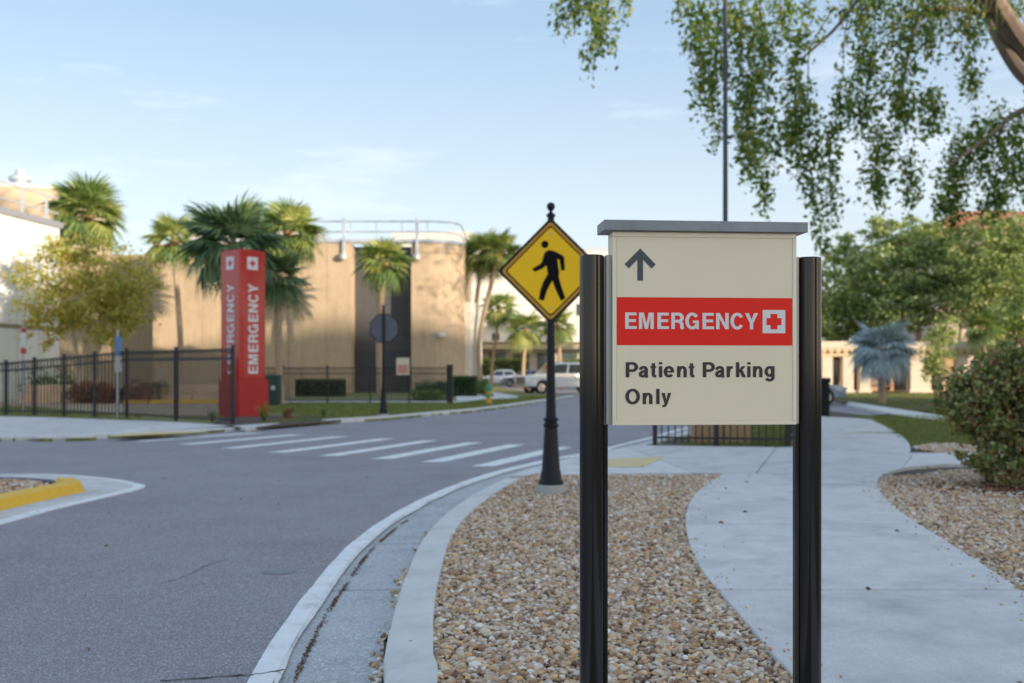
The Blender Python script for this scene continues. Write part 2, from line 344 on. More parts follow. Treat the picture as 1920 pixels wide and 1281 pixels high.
# ---- pebble beds
bedL = [p for p in offset(edge, .83) if -1 < p[1] < 12.6] + [(.95,12.58),(3.05,12.58)] + [p for p in Lp[::-1] if -1 < p[1] < 12.5]
bedR = [p for p in Rp if -1 < p[1] < 12.55] + [(5.2,12.65),(5.62,13.1),(6.55,13.55),(8.6,13.75),(10.4,13.9),(10.4,8),(8.5,3),(7,-1)]
bedF = [(6.85,14.65),(8.6,15.0),(9.6,15.2),(9.4,17.2),(8.2,17.3),(7.6,18.0),(6.9,17.2)]
def pebble_mat():
    m = bpy.data.materials.new('river_pebble'); m.use_nodes = True; N = m.node_tree.nodes; L = m.node_tree.links; b = N['Principled BSDF']
    b.inputs['Roughness'].default_value = .75
    g = N.new('ShaderNodeNewGeometry'); r = N.new('ShaderNodeValToRGB'); e = r.color_ramp.elements
    cols = [(.14,.08,.05),(.36,.23,.14),(.54,.31,.14),(.60,.45,.31),(.46,.37,.31),(.74,.60,.44),(.31,.21,.15),(.72,.45,.20),(.64,.59,.55),(.86,.81,.73)]
    while len(e) < len(cols): e.new(.5)
    for i, c in enumerate(cols): e[i].position = i/(len(cols)-1); e[i].color = (*c, 1)
    L.new(g.outputs['Random Per Island'], r.inputs['Fac'])
    n = N.new('ShaderNodeTexNoise'); n.inputs['Scale'].default_value = 90; t = N.new('ShaderNodeTexCoord'); L.new(t.outputs['Object'], n.inputs['Vector'])
    mr = N.new('ShaderNodeMapRange'); mr.inputs['To Min'].default_value = .72; mr.inputs['To Max'].default_value = 1.25; L.new(n.outputs['Fac'], mr.inputs['Value'])
    s = N.new('ShaderNodeVectorMath'); s.operation = 'SCALE'; L.new(r.outputs['Color'], s.inputs[0]); L.new(mr.outputs['Result'], s.inputs['Scale']); L.new(s.outputs['Vector'], b.inputs['Base Color'])
    return m
peb_m = pebble_mat()
ico = bmesh.new(); bmesh.ops.create_icosphere(ico, subdivisions=1, radius=1); IV = np.array([v.co[:] for v in ico.verts]); IF = np.array([[v.index for v in f.verts] for f in ico.faces]); ico.free()
ico = bmesh.new(); bmesh.ops.create_icosphere(ico, subdivisions=2, radius=1); IV2 = np.array([v.co[:] for v in ico.verts]); IF2 = np.array([[v.index for v in f.verts] for f in ico.faces]); ico.free()
def pebbles(name, P, rad, m, verts=IV, faces=IF):
    n = len(P); a = rng.uniform(0, 2*math.pi, n); sx = rad; sy = rad*rng.uniform(.62, .98, n); sz = rad*rng.uniform(.42, .75, n)
    W = verts[None]*(1+rng.normal(size=(n,len(verts),1))*.06); W = W*np.stack([sx,sy,sz],1)[:,None]
    tx = rng.normal(size=n)*.28; W = np.stack([W[...,0], W[...,1], W[...,2]+W[...,0]*tx[:,None]], -1)
    c, s = np.cos(a)[:,None], np.sin(a)[:,None]
    V = np.stack([W[...,0]*c-W[...,1]*s, W[...,0]*s+W[...,1]*c, W[...,2]], -1)+P[:,None]
    return np_mesh(name, V.reshape(-1,3), (faces[None]+(np.arange(n)*len(verts))[:,None,None]).reshape(-1,3), m, smooth=True)
def scatter_poly(poly, sp, ymax=99, ymin=-99):
    xs = [p[0] for p in poly]; ys = [p[1] for p in poly]
    gx, gy = np.meshgrid(np.arange(min(xs),max(xs),sp), np.arange(max(min(ys),ymin),min(max(ys),ymax),sp)); n = gx.size
    X = gx.ravel()+rng.uniform(-.5,.5,n)*sp*1.1; Y = gy.ravel()+rng.uniform(-.5,.5,n)*sp*1.1
    k = inside(poly, X, Y); return X[k], Y[k]
def bed(name, poly, sp, y0, y1, r0, label, verts=IV, faces=IF):
    X, Y = scatter_poly(poly, sp, y1, y0); n = len(X)
    rad = r0*np.exp(rng.normal(size=n)*.30); rad = np.clip(rad, r0*.5, r0*2.3)
    Z = .066+rng.uniform(0, .018, n)+.012*np.sin(X*2.1+1)*np.sin(Y*1.7)
    o = link(name, pebbles(name, np.stack([X,Y,Z],1), rad, peb_m, verts, faces)); tag(o, label, 'gravel', kind='stuff'); return n
nb = bed('pebble_bed', bedL, .0205, 2.9, 7.2, .0143, 'brown and white river pebbles around the emergency sign posts', IV2, IF2)
nb += bed('pebble_bed', bedL, .024, 7.2, 12.6, .0165, 'river pebbles around the foot of the pedestrian crossing sign')
nb += bed('pebble_bed', bedR, .026, 3.5, 14, .018, 'river pebbles in the right bed under the reddish shrub')
nb += bed('pebble_bed', bedF, .040, 14, 19, .026, 'pale pebble patch beyond the branch path at right')
print('pebbles', nb)
# stones washed into the gutter along the kerb, with leaf litter in the seam
gl = [p for p in resample(edge, .02) if 3.4 < p[1] < 9.5]; P = []; rr = []
for p, q in zip(offset(gl, .60), offset(gl, .50)):
    dens = .62+.5*math.sin(p[1]*3.1)+.35*math.sin(p[1]*7.3+1)
    if random.random() < dens*.9:
        t = abs(random.gauss(0, .35)); P.append((p[0]+(q[0]-p[0])*t, p[1]+(q[1]-p[1])*t, -.012)); rr.append(random.uniform(.011,.024))
tag(link('gutter_pebbles', pebbles('gutter_pebbles', np.array(P), np.array(rr), peb_m, IV2, IF2)), 'loose brown pebbles washed into the gutter along the kerb', 'gravel', kind='stuff')
litter_m = leaf_mat('leaf_litter', [(.05,.03,.02),(.16,.08,.04),(.22,.13,.07),(.10,.07,.05)], trans=.05, rough=.9)
P = []
for p in offset(gl, LIP+.085):
    for k in range(10):
        if random.random() < .55+.35*math.sin(p[1]*5.3)+.25*math.sin(p[1]*13.7): P.append((p[0]+random.gauss(0,.0075), p[1]+random.uniform(-.01,.01), -.022+random.uniform(0,.006)))
tag(link('leaf_litter', leaf_mesh('leaf_litter', np.array(P), .014, litter_m, .6, up=.8)), 'brown leaf litter caught in the gutter seam', 'leaf litter', kind='stuff')
# soil seam beside the path and a few twigs
crack_m = mat('crack_dark', (.045,.035,.03), rough=.95)
def crack(pts, w, z, parent):
    p = catmull(pts, 6); p = [(a+random.uniform(-1,1)*w*.9, b+random.uniform(-1,1)*w*.9) for a, b in p]
    ws = [w*random.uniform(.4,1.2) for _ in p]
    band(voff(p, [-x for x in ws]), voff(p, ws), z, z, 'crack', crack_m, parent)
crack([(-1.585, 4.483),(-1.315, 4.546),(-1.177, 4.578),(-1.059, 4.651)], .008, .005, road)
crack([(-2.31, 6.534),(-2.225, 6.754),(-2.193, 7.122),(-2.13, 7.363)], .004, .003, road)
# utility cover in the road
cov = thing('utility_cover', 'small round iron utility cover set in the asphalt near the kerb', 'manhole cover', (*(-1.619, 6.933),0))
MB().lathe([(.115,0),(.115,.003),(.0,.0035)], 28).build('rim', mat('cover_iron',(.22,.22,.25),rough=.5,metal=.6), cov)
MB().lathe([(.092,.0035),(.092,.005),(0,.0055)], 28).build('lid', mat('cover_lid',(.20,.22,.27),rough=.45,metal=.5,bump=.03,bscale=60), cov)

# stray pebbles and dry leaves on the path and kerb
P = []; rr = []
for k in range(260):
    e = random.choice(Lp if random.random() < .45 else Rp)
    if 2.5 < e[1] < 12: s = 1 if e in Lp else -1; P.append((e[0]+s*abs(random.gauss(0,.10)), e[1]+random.uniform(-.2,.2), .105)); rr.append(random.uniform(.006,.013))
tag(link('stray_pebbles', pebbles('stray_pebbles', np.array(P), np.array(rr), peb_m)), 'stray pebbles scattered onto the edges of the path', 'gravel', kind='stuff')
P = np.stack([rng.uniform(1.6,5.6,45), rng.uniform(4.0,15,45), np.full(45,.106)],1); Q = np.stack([rng.uniform(-5,-1.4,14), rng.uniform(4.2,13,14), np.full(14,.008)],1)
tag(link('dry_leaves', leaf_mesh('dry_leaves', np.concatenate([P,Q]), .042, litter_m, .5, up=.9)), 'dry brown leaves blown onto path and road', 'leaf litter', kind='stuff')

# ---- crosswalk and far side
SA = [(-0.428, 14.521),(-1.221, 15.197),(-2.066, 15.746),(-3.009, 16.285),(-4.0, 16.973),(-5.082, 17.903),(-6.184, 18.804),(-7.347, 19.653)]
SB = [(0.933, 18.151),(0.081, 18.804),(-0.726, 19.361),(-1.64, 19.877),(-2.559, 20.42),(-3.613, 21.079),(-4.667, 21.782),(-5.696, 22.436)]
for a, b in zip(SA, SB):
    n = 22; hw = .17; pa = [(a[0]+(b[0]-a[0])*i/n, a[1]+(b[1]-a[1])*i/n) for i in range(n+1)]
    l = [(x-hw+random.uniform(-.012,.012), y) for x, y in pa]; r = [(x+hw+random.uniform(-.012,.012), y) for x, y in pa]
    band(l, r, .004, .004, 'crosswalk_stripe', line_white, road)
fk = [(-60,22.5),(-26,20.6)] + [(-10.105, 19.653),(-8.422, 20.42),(-7.452, 21.079),(-6.701, 22.34),(-6.369, 23.548),(-5.385, 25.133),(-4.543, 26.671),(-3.481, 28.257),(-2.333, 31.117),(-0.896, 34.851),(1.471, 44.302),(3.239, 51.251)]
fkc = catmull(fk, 8)
far = tag(MB().prism(fkc + [(2.543, 52.763),(1.3,60),(.8,64),(-1.0,80),(-2,150),(-90,150),(-90,22.5)], -.3, .06).build('lawn', grass_ground), kind='structure')
farkerb = tag(MB().prism(offset(fkc, -.02)+offset(fkc, -.10)[::-1], -.2, .05).build('far_kerb', soil), kind='structure')
ff = resample(fkc, .25)
for s in cut([p for p in ff if p[0] > -34], [3.0], step=.25, gap=.02):
    ramp = -7.4 < s[len(s)//2][0] < -4.6
    seg_strip(s, -.17, .0, .085 if ramp else .12, .066 if ramp else .105, -.1, 'kerb_stone', kerb_m, farkerb, .015)
fw = tag(MB().prism([(-9,24),(-8,24),(-8,25),(-9,25)], .0, .05).build('far_sidewalk', soil), kind='structure')
# far walk runs along the fence: slabs
A = catmull([(-34,32),(-18,28.6),(-14.512, 28.222),(-12.339, 27.425),(-10.134, 26.098),(-8.531, 25.282),(-6.5, 23.337),(-5.982, 22.473)], 6)
fin = offset(fkc, -.172)
def on_kerb(x):
    for a, b in zip(fin, fin[1:]):
        if a[0] <= x <= b[0]: t = (x-a[0])/(b[0]-a[0]); return (x, a[1]+(b[1]-a[1])*t)
    return fin[-1]
B_ = [on_kerb(p[0]+.2*i/len(A)) for i, p in enumerate(A)]
ai = [0,6,12,18,24,30,36,42]
for i, j in zip(ai, ai[1:]):
    pa = A[i:j+1]; pb = B_[i:j+1]
    slab([(p[0]+.005*(k == 0)-.005*(k == len(pa)-1), p[1]) for k, p in enumerate(pa)] + [(p[0]+.005*(k == 0)-.005*(k == len(pb)-1), p[1]) for k, p in list(enumerate(pb))[::-1]], parent=fw)
tag(MB().prism([(-7.905, 19.573),(-6.941, 20.569),(-6.443, 21.105),(-7.257, 21.105),(-7.987, 20.569)], .1, .106).build('tactile_pad', tactile_m), kind='structure')
grass_m = leaf_mat('grass_blade', [(.10,.14,.03),(.16,.22,.05),(.24,.26,.08),(.30,.25,.12)], trans=.3, rough=.7)
# walk behind the far fence, driveway apron
tag(MB().prism([(-24,42.0),(-2.2,41.2),(-2.2,43.6),(-24,44.4)], .0, .075).build('rear_walk', concrete), kind='structure')
tag(MB().prism([(-2.1,41.6),(-1.349, 45.794),(0.39, 48.542),(.2,52),(-.9,60),(-2.6,66),(-3.2,58),(-2.6,46)], .0, .078).build('driveway', concrete), kind='structure')
# forecourt behind the left fence
tag(MB().prism([(-40,42),(-18.0,37.2),(-10.3,29.0),(-8.4,29.8),(-10.2,41.9),(-40,43)], .0, .072).build('forecourt', mat('forecourt_paving',(.36,.27,.19),rough=.9,var=.2,scale=2)), kind='structure')
mulch_bed = MB().prism([(-7.505, 25.022),(-6.376, 23.115),(-6.009, 22.897),(-4.522, 26.382),(-5.39, 29.599),(-7.119, 28.894),(-8.163, 28.222)], .05, .085).build('planting_bed', soil); tag(mulch_bed, kind='structure')

# ---- grass blades
def grass(name, poly, n, h, z, label, sp=None):
    xs = [p[0] for p in poly]; ys = [p[1] for p in poly]; X = rng.uniform(min(xs),max(xs),n*3); Y = rng.uniform(min(ys),max(ys),n*3)
    k = inside(poly, X, Y); X = X[k][:n]; Y = Y[k][:n]; n = len(X); a = rng.uniform(0, math.tau, n); hh = h*rng.uniform(.5,1.4,n); w = h*.16
    V = np.empty((n,3,3)); V[:,0] = np.stack([X-np.cos(a)*w, Y-np.sin(a)*w, np.full(n,z)],1); V[:,1] = np.stack([X+np.cos(a)*w, Y+np.sin(a)*w, np.full(n,z)],1)
    V[:,2] = np.stack([X+rng.normal(size=n)*h*.5, Y+rng.normal(size=n)*h*.5, z+hh],1)
    tag(link(name, np_mesh(name, V.reshape(-1,3), np.arange(3*n).reshape(-1,3), grass_m)), label, 'grass', kind='stuff')
strip = [p for p in fkc if p[0] > -6.2][:-1]; strip = offset(strip, -.2) + [(1.2,52),(.3,50.2),(0.382, 47.59),(-1.324, 44.946),(-2.2,41.0),(-9.3,41.3),(-8.2,31.5),(-6.4,30.6)]
grass('grass', strip, 26000, .075, .055, 'lawn strip between the far kerb and the far railing')
grass('grass', [(-40,30.2),(-18,28.8),(-15.2,28.9),(-12.48, 27.738),(-10.23, 26.382),(-10.5,28.6),(-18,36.8),(-40,41.8)], 16000, .08, .055, 'grass verge along the left railing')
grass('grass', [(6.95,17.3),(7.6,18.1),(8.2,17.4),(9.5,17.3),(11,17.3),(12.3,28.6),(11.4,29.2),(9.9,28.9),(8.97, 24.271)], 16000, .07, .055, 'grass wedge beside the path behind the shrub')
grass('grass', [(12.6,29),(14.6,42.6),(15.6,52),(18,59),(32,59),(32,24),(13,22)], 30000, .09, .055, 'broad lawn in front of the colonnade')
grass('grass', [(2.9,17.3),(3.8,19.6),(5.0,24),(6.4,27),(7.3,26.2),(5.6,20),(5.1,17.4)], 7000, .07, .055, 'grass behind the near railing')

# ---- traffic island at left
isl = thing('traffic_island', 'traffic island with yellow painted kerb and white edge line', 'traffic island', (0,0,0))
oc = catmull([(-12,12.6),(-8.54, 13.069),(-6.875, 13.37),(-5.985, 13.302),(-5.088, 12.75),(-4.566, 12.214),(-4.398, 11.935),(-4.386, 11.565),(-4.494, 10.756),(-4.595, 9.976),(-4.642, 9.029),(-4.752, 7.993),(-9,6.6)], 8)
c0 = (-6.0, 10.6)
def shrink(poly, d): return offset(poly, d)
MB().prism(oc, -.03, .012).build('paint_line', line_white, isl)
MB().prism(shrink(oc,.14), .0, .024).build('apron', concrete, isl)
kc = catmull([(-12,11.9),(-8.251, 12.627),(-6.432, 12.508),(-5.729, 12.295),(-5.222, 11.889),(-4.865, 11.353),(-4.878, 11.105),(-4.968, 10.306),(-5.028, 9.578),(-5.123, 8.617),(-9,7.4)], 8)
ki = offset(kc, .30); n = len(kc); k2 = offset(kc,.045); k3 = offset(kc,.26)
def kerb_run(i0, i1, w, hgt, m):
    c = kc[i0:i1]; n = len(c); rows = [(offset(c,0),.0),(offset(c,.045),hgt-.015),(offset(c,w-.04),hgt),(offset(c,w),.05)]
    v = [(p[0],p[1],z) for r, z in rows for p in r]
    MB().add(v, [(j*n+i, (j+1)*n+i, (j+1)*n+i+1, j*n+i+1) for j in range(3) for i in range(n-1)] + [(0,n,2*n,3*n),(4*n-1,3*n-1,2*n-1,n-1)]).build('kerb', m, isl)
kerb_run(0, 33, .14, .075, mat('kerb_dark', (.16,.15,.17), rough=.9, var=.2)); kerb_run(33, len(kc), .26, .145, yellow_paint)  # far run unpainted and dark grey, near run yellow
MB().prism(ki, .0, .055).build('soil', soil, isl)
X, Y = scatter_poly([p for p in ki if p[0] > -8.5], .05)
o = link('pebbles', pebbles('pebbles', np.stack([X,Y,np.full(len(X),.065)],1), .03*np.exp(rng.normal(size=len(X))*.25), peb_m), isl); tag(o, kind='stuff')

# ================================================================ LETTERING
def arc(cx, cy, rx, ry, a0, a1, n=26): return [(cx+rx*math.cos(R(a0+(a1-a0)*i/n)), cy+ry*math.sin(R(a0+(a1-a0)*i/n))) for i in range(n+1)]
def rect(x0, y0, x1, y1): return ('p', [(x0,y0),(x1,y0),(x1,y1),(x0,y1)])
Sv, Th, sv, th = .21, .172, .198, .165
def cm(p): return catmull(p, 6)
GL = {
 'E': (.67, [rect(0,0,Sv,1), rect(Sv,1-Th,.655,1), rect(Sv,.425,.62,.425+Th), rect(Sv,0,.67,Th)]),
 'M': (.86, [('p', [(0,0),(0,1),(.285,1),(.43,.33),(.575,1),(.86,1),(.86,0),(.67,0),(.67,.77),(.52,0),(.34,0),(.19,.77),(.19,0)])]),
 'N': (.74, [('p', [(0,0),(0,1),(.21,1),(.54,.36),(.54,1),(.74,1),(.74,0),(.535,0),(.2,.645),(.2,0)])]),
 'Y': (.78, [('p', [(0,1),(.235,1),(.39,.6),(.545,1),(.78,1),(.49,.385),(.49,0),(.29,0),(.29,.385)])]),
 'R': (.74, [rect(0,0,Sv,1), ('r', [(Sv-.01,.916),(.40,.916)]+arc(.42,.70,.205,.216,88,-88)+[(.40,.484),(Sv-.01,.484)]), ('r', cm([(.40,.47),(.53,.43),(.60,.32),(.615,.15),(.64,.06),(.675,0)]))]),
 'P': (.70, [rect(0,0,Sv,1), ('r', [(Sv-.01,.918),(.38,.918)]+arc(.385,.68,.215,.238,88,-88)+[(.38,.442),(Sv-.01,.442)])]),
 'C': (.80, [('r', arc(.40,.5,.298,.43,33,327,40))]),
 'G': (.84, [('r', arc(.405,.5,.302,.43,35,335,40)), rect(.44,.375,.79,.53), rect(.655,0,.79,.40)]),
 'O': (.84, [('c', arc(.42,.5,.315,.43,0,360,44))]),
 'a': (.60, [('r', cm([(.095,.50),(.13,.60),(.26,.668),(.38,.63),(.42,.50),(.42,.20),(.435,.07),(.50,.0)])), ('r', cm([(.42,.43),(.33,.395),(.19,.355),(.105,.27),(.11,.14),(.19,.075),(.30,.10),(.39,.19),(.42,.30)]))]),
 't': (.35, [('r', cm([(.175,.93),(.175,.6),(.175,.25),(.195,.11),(.26,.075),(.345,.08)])), rect(0,.61,.335,.735)]),
 'i': (.19, [rect(0,0,sv,.735), rect(0,.855,sv,1)]),
 'l': (.19, [rect(0,0,sv,1)]),
 'e': (.60, [('r', arc(.295,.368,.205,.30,-6,322,40)), rect(.14,.315,.56,.43)]),
 'n': (.56, [rect(0,0,sv,.735), ('r', cm([(.12,.42),(.17,.57),(.28,.66),(.40,.63),(.46,.52),(.466,.36),(.466,0)]))]),
 'r': (.37, [rect(0,0,sv,.735), ('r', cm([(.11,.38),(.16,.55),(.25,.645),(.365,.65)]))]),
 'k': (.57, [rect(0,0,sv,1), ('p', [(.17,.26),(.17,.44),(.345,.735),(.565,.735),(.345,.47)][0:1]+[(.17,.47),(.34,.735),(.565,.735),(.37,.50)]), ('p', [(.20,.40),(.36,.54),(.585,0),(.365,0)])]),
 'g': (.58, [('c', arc(.275,.385,.19,.278,0,360,36)), ('r', cm([(.478,.735),(.478,.4),(.478,.0),(.45,-.12),(.33,-.19),(.19,-.175),(.095,-.075)]))]),
 'y': (.56, [('p', [(0,.735),(.195,.735),(.285,.27),(.37,.735),(.56,.735),(.345,.0),(.27,-.15),(.16,-.205),(.05,-.195),(.05,-.06),(.13,-.06),(.18,.0)])]),
}
def glyph(mb, ch, x, y, s, z0, sx=1.0):
    caps = ch.isupper(); V_, H_ = (Sv, Th) if caps else (sv, th)
    for k, (kind, pts) in enumerate(GL[ch][1]):
        z = z0 + k*.00012
        if kind == 'p':
            a = sum(pts[i][0]*pts[(i+1)%len(pts)][1]-pts[(i+1)%len(pts)][0]*pts[i][1] for i in range(len(pts)))
            q = pts if a > 0 else pts[::-1]
            mb.add([(x+p[0]*s*sx, y+p[1]*s, z) for p in q], [tuple(range(len(q)))]); continue
        n = len(pts); L = []; Rr = []
        for i, p in enumerate(pts):
            a = pts[i-1] if i else (pts[-2] if kind == 'c' else p); b = pts[i+1] if i < n-1 else (pts[1] if kind == 'c' else p)
            t = Vector((b[0]-a[0], b[1]-a[1])).normalized(); w = (V_*abs(t.y)+H_*abs(t.x))/(abs(t.x)+abs(t.y))*.5
            L.append((p[0]-t.y*w, p[1]+t.x*w)); Rr.append((p[0]+t.y*w, p[1]-t.x*w))
        mb.add([(x+p[0]*s*sx, y+p[1]*s, z) for p in L+Rr], [(n+i, n+i+1, i+1, i) for i in range(n-1)])
def lettering(items, s, z=0, sx=1.0):
    """items: (character, x, baseline y); flat letters in the x,y plane"""
    mb = MB()
    for ch, x, y in items: glyph(mb, ch, x, y, s, z, sx)
    return mb
EM = [('E',0),('M',.86),('E',2.02),('R',2.89),('G',3.77),('E',4.86),('N',5.72),('C',6.63),('Y',7.55)]     # cap heights
def upright(o, x, y, z):
    o.location = (x, y, z); o.rotation_euler = (R(90), 0, 0)

# ================================================================ FOREGROUND SIGN
cream = mat('sign_cream', (.88, .765, .56), rough=.5, var=.03, scale=3, spec=.25, stain=.035, stain_scale=2.5)
cream_f = mat('sign_frame_cream', (.88, .775, .58), rough=.4, var=.03, scale=5)
red_vinyl = mat('sign_red', (.90, .030, .018), rough=.5, var=.03, scale=4, spec=.2)
grey_cap = mat('sign_cap_grey', (.27, .29, .31), rough=.5, var=.12, scale=9, metal=.2, bump=.003, bscale=50, stain=.2, stain_scale=11)
vinyl_white = mat('vinyl_white', (.76, .75, .74), rough=.45, var=.03)
vinyl_black = mat('vinyl_black', (.035, .028, .03), rough=.5, var=.05)
vinyl_slate = mat('vinyl_slate', (.065, .075, .09), rough=.5, var=.05)
post_m = mat('post_bronze_black', (.04, .036, .034), rough=.13, var=.25, scale=2, stretch=(40,40,.4), spec=.6, metal=.55)
sg = thing('emergency_sign', 'cream EMERGENCY Patient Parking Only sign on two black posts', 'sign', (.6225, 3.205, .06), R(5))
Z0 = -.06                                     # local z = world z - .06
def sgz(z): return z+Z0
cb = MB().box(-.301, .301, .004, .088, sgz(1.2265), sgz(1.846)).build('cabinet', cream_f, sg, bevel=.002)
# raised edge frame of the face
fw_, fx, f0, f1 = .013, .3025, sgz(1.225), sgz(1.843)
mb = MB(); mb.box(-fx, fx, 0, .006, f0, f0+fw_); mb.build('face_frame', cream_f, sg, bevel=.0015)
MB().box(-fx, fx, 0, .006, f1-fw_*1.1, f1).build('face_frame', cream_f, sg, bevel=.0015)
MB().box(-fx, -fx+fw_, .0004, .0064, f0+fw_+.0004, f1-fw_*1.1-.0004).build('face_frame', cream_f, sg, bevel=.0015)
MB().box(fx-fw_, fx, .0004, .0064, f0+fw_+.0004, f1-fw_*1.1-.0004).build('face_frame', cream_f, sg, bevel=.0015)
px0, px1 = -fx+fw_+.0012, fx-fw_-.0012
MB().box(px0, px1, .0022, .005, sgz(1.6352), f1-fw_*1.1-.0012).build('face_panel', cream, sg)
MB().box(px0, px1, .0018, .005, sgz(1.4815), sgz(1.6345)).build('red_band', red_vinyl, sg)
MB().box(px0, px1, .0022, .005, f0+fw_+.0012, sgz(1.4808)).build('face_panel', cream, sg)
MB().box(-.333, .333, -.020, .112, sgz(1.8465), sgz(1.879)).build('top_cap', grey_cap, sg, bevel=.0015)
for sx in (-1, 1):     # pale side channels between cabinet and posts
    MB().box(*(sorted((sx*.3013, sx*.319))), .022, .072, sgz(1.2265), sgz(1.772)).build('side_channel', mat('channel_grey',(.42,.42,.40),rough=.4,metal=.3), sg, bevel=.002)
def sgl(items, s, m, name, sx=1.0):
    o = lettering(items, s, 0, sx).build(name, m, sg); upright(o, 0, .0010, 0); return o
x0, yb = (-0.26158, 1.47328); cap = 30.6/583
sgl([(c, x0+x*cap*.99, yb) for c, x in EM], cap, vinyl_white, 'emergency_lettering', 1.07)
def place(word, xs, yb_, s, m, name):
    sgl([(c, x, yb_) for c, x in zip(word, xs)], s, m, name, 1.17)
cap2 = 28.4/583
place('Patient', [(-0.25969, 2.53211)[0], (-0.21715, 2.53211)[0], (-0.17976, 2.53211)[0], (-0.15197, 2.53211)[0], (-0.13585, 2.53211)[0], (-0.09262, 2.53211)[0], (-0.05489, 2.53211)[0]], (-2.26758, 1.31839)[1], cap2, vinyl_black, 'patient_lettering')
place('Parking', [(-0.00823, 2.53211)[0], (0.03259, 2.53211)[0], (0.07033, 2.53211)[0], (0.1012, 2.53211)[0], (0.13842, 2.53211)[0], (0.15712, 2.53211)[0], (0.19657, 2.53211)[0]], (-2.26758, 1.31839)[1], cap2, vinyl_black, 'parking_lettering')
place('Only', [(-0.26106, 2.53211)[0], (-0.2048, 2.53211)[0], (-0.16072, 2.53211)[0], (-0.14357, 2.53211)[0]], (-2.26758, 1.23262)[1], cap2, vinyl_black, 'only_lettering')
ax, ay = (-0.21269, 1.73108); u = 1/583.
mb = MB(); arrow = [(0,0),(29.5,-29.5),(21.7,-37.3),(5.4,-21),(5.4,-60),(-5.4,-60),(-5.4,-21),(-21.7,-37.3),(-29.5,-29.5)]
mb.add([(ax+p[0]*u, ay+p[1]*u, 0) for p in arrow[::-1]], [tuple(range(9))]); o = mb.build('arrow', vinyl_slate, sg); upright(o, 0, .0012, 0)
cx, cy = (0.22727, 1.49866)
def square(mb, cx, cy, h, z): mb.add([(cx-h,cy-h,z),(cx+h,cy-h,z),(cx+h,cy+h,z),(cx-h,cy+h,z)], [(0,1,2,3)])
def cross(mb, cx, cy, h, w, z): mb.add([(cx+a*1., cy+b*1., z) for a, b in [(-w,-h),(w,-h),(w,-w),(h,-w),(h,w),(w,w),(w,h),(-w,h),(-w,w),(-h,w),(-h,-w),(-w,-w)]], [tuple(range(12))])
mb = MB(); square(mb, cx, cy, 22*u, 0); o = mb.build('cross_square', vinyl_white, sg); upright(o, 0, .0010, 0)
mb = MB(); cross(mb, cx, cy, 14.6*u, 6.7*u, 0); o2 = mb.build('cross', red_vinyl, sg); upright(o2, 0, .0007, 0)
for sx in (-1, 1):
    pc = (sx*.362, .046, 0); r_ = .0395; prof = [(r_,-.1),(r_,sgz(1.769)),(r_-.003,sgz(1.772)),(.02,sgz(1.7722))]
    p = MB().lathe(prof, 48, pc).build('post', post_m, sg, smooth=True)
    rail = MB().box(*sorted((sx*.3235, sx*.3115)), .032, .060, -.1, sgz(1.226)).build('post_rail', post_m, sg, bevel=.002)

# ================================================================ STREET SIGN POLES
iron = mat('pole_black', (.009, .010, .013), rough=.5, spec=.3, var=.15, scale=10, bump=.003, bscale=80)
foot_m = mat('footing_concrete', (.40, .40, .39), rough=.9, var=.1, scale=8, bump=.02, bscale=60)
sign_yellow = mat('sign_yellow', (.95, .56, .005), rough=.45, var=.05, scale=2, spec=.3)
sign_yellow_edge = mat('sign_yellow_edge', (.55, .26, .02), rough=.5, var=.05)
sign_black = mat('sign_ink_black', (.006,.006,.007), rough=.8, spec=.15)
back_grey = mat('sign_back_grey', (.10,.11,.14), rough=.4, var=.1, metal=.4)
def pole_parts(t, H, k=1.0):
    MB().lathe([(.165,0),(.16,.10),(.15,.105)], 28).build('footing', foot_m, t, smooth=True)
    base = [(.137,.10),(.137,.135),(.128,.15),(.118,.165),(.112,.22),(.109,.24),(.100,.26),(.072,.70),(.070,.72),(.085,.735),(.085,.755),(.068,.765),(.068,.79),(.082,.80),(.082,.82),(.060,.835)]
    MB().lathe(base, 28).build('pole_base', iron, t, smooth=True)
    MB().lathe([(.056,.83),(.050,1.05),(.0385,1.9),(.0365,H-.16)], 20).build('pole', iron, t, smooth=True)
    MB().lathe([(.0365,H-.16),(.05,H-.155),(.05,H-.135),(.037,H-.125),(.018,H-.11),(.016,H-.095),(.03,H-.085),(.044,H-.06),(.046,H-.04),(.036,H-.015),(.015,H-.002),(0,H)], 20).build('finial', iron, t, smooth=True)
pd = (0.423, 10.83)
ps = thing('pedestrian_crossing_sign', 'yellow diamond pedestrian crossing sign on black fluted pole', 'road sign', (pd[0], pd[1], .06), R(-4))
zc = (0.384, 10.55, 2.479)[2]-.06; HP = (0.367, 10.55, 3.231)[2]-.06
pole_parts(ps, HP)
def rdiamond(h, r, n=6):
    pts = []
    for k in range(4):
        a = 90+k*90; cx_, cz_ = (h-r*1.414)*math.cos(R(a)), (h-r*1.414)*math.sin(R(a))
        for i in range(n+1): b = a-45+90*i/n; pts.append((cx_+r*math.cos(R(b)), cz_+r*math.sin(R(b))))
    return pts
hd = .548
def plate(poly, y0, y1, z, name, m, parent, x=0): return MB().side([(p[0]+x, p[1]+z) for p in poly], y0, y1).build(name, m, parent)
plate(rdiamond(hd+.030,.03), -.056, -.041, zc, 'backing_frame', iron, ps)
dp = plate(rdiamond(hd-.012,.035), -.0605, -.0565, zc, 'sign_plate', sign_yellow_edge, ps)
def ring(poly_o, poly_i, y, z, name, m, parent):
    n = len(poly_o); v = [(p[0],y,p[1]+z) for p in poly_o+poly_i]
    return MB().add(v, [(i,(i+1)%n,n+(i+1)%n,n+i) for i in range(n)]).build(name, m, parent)
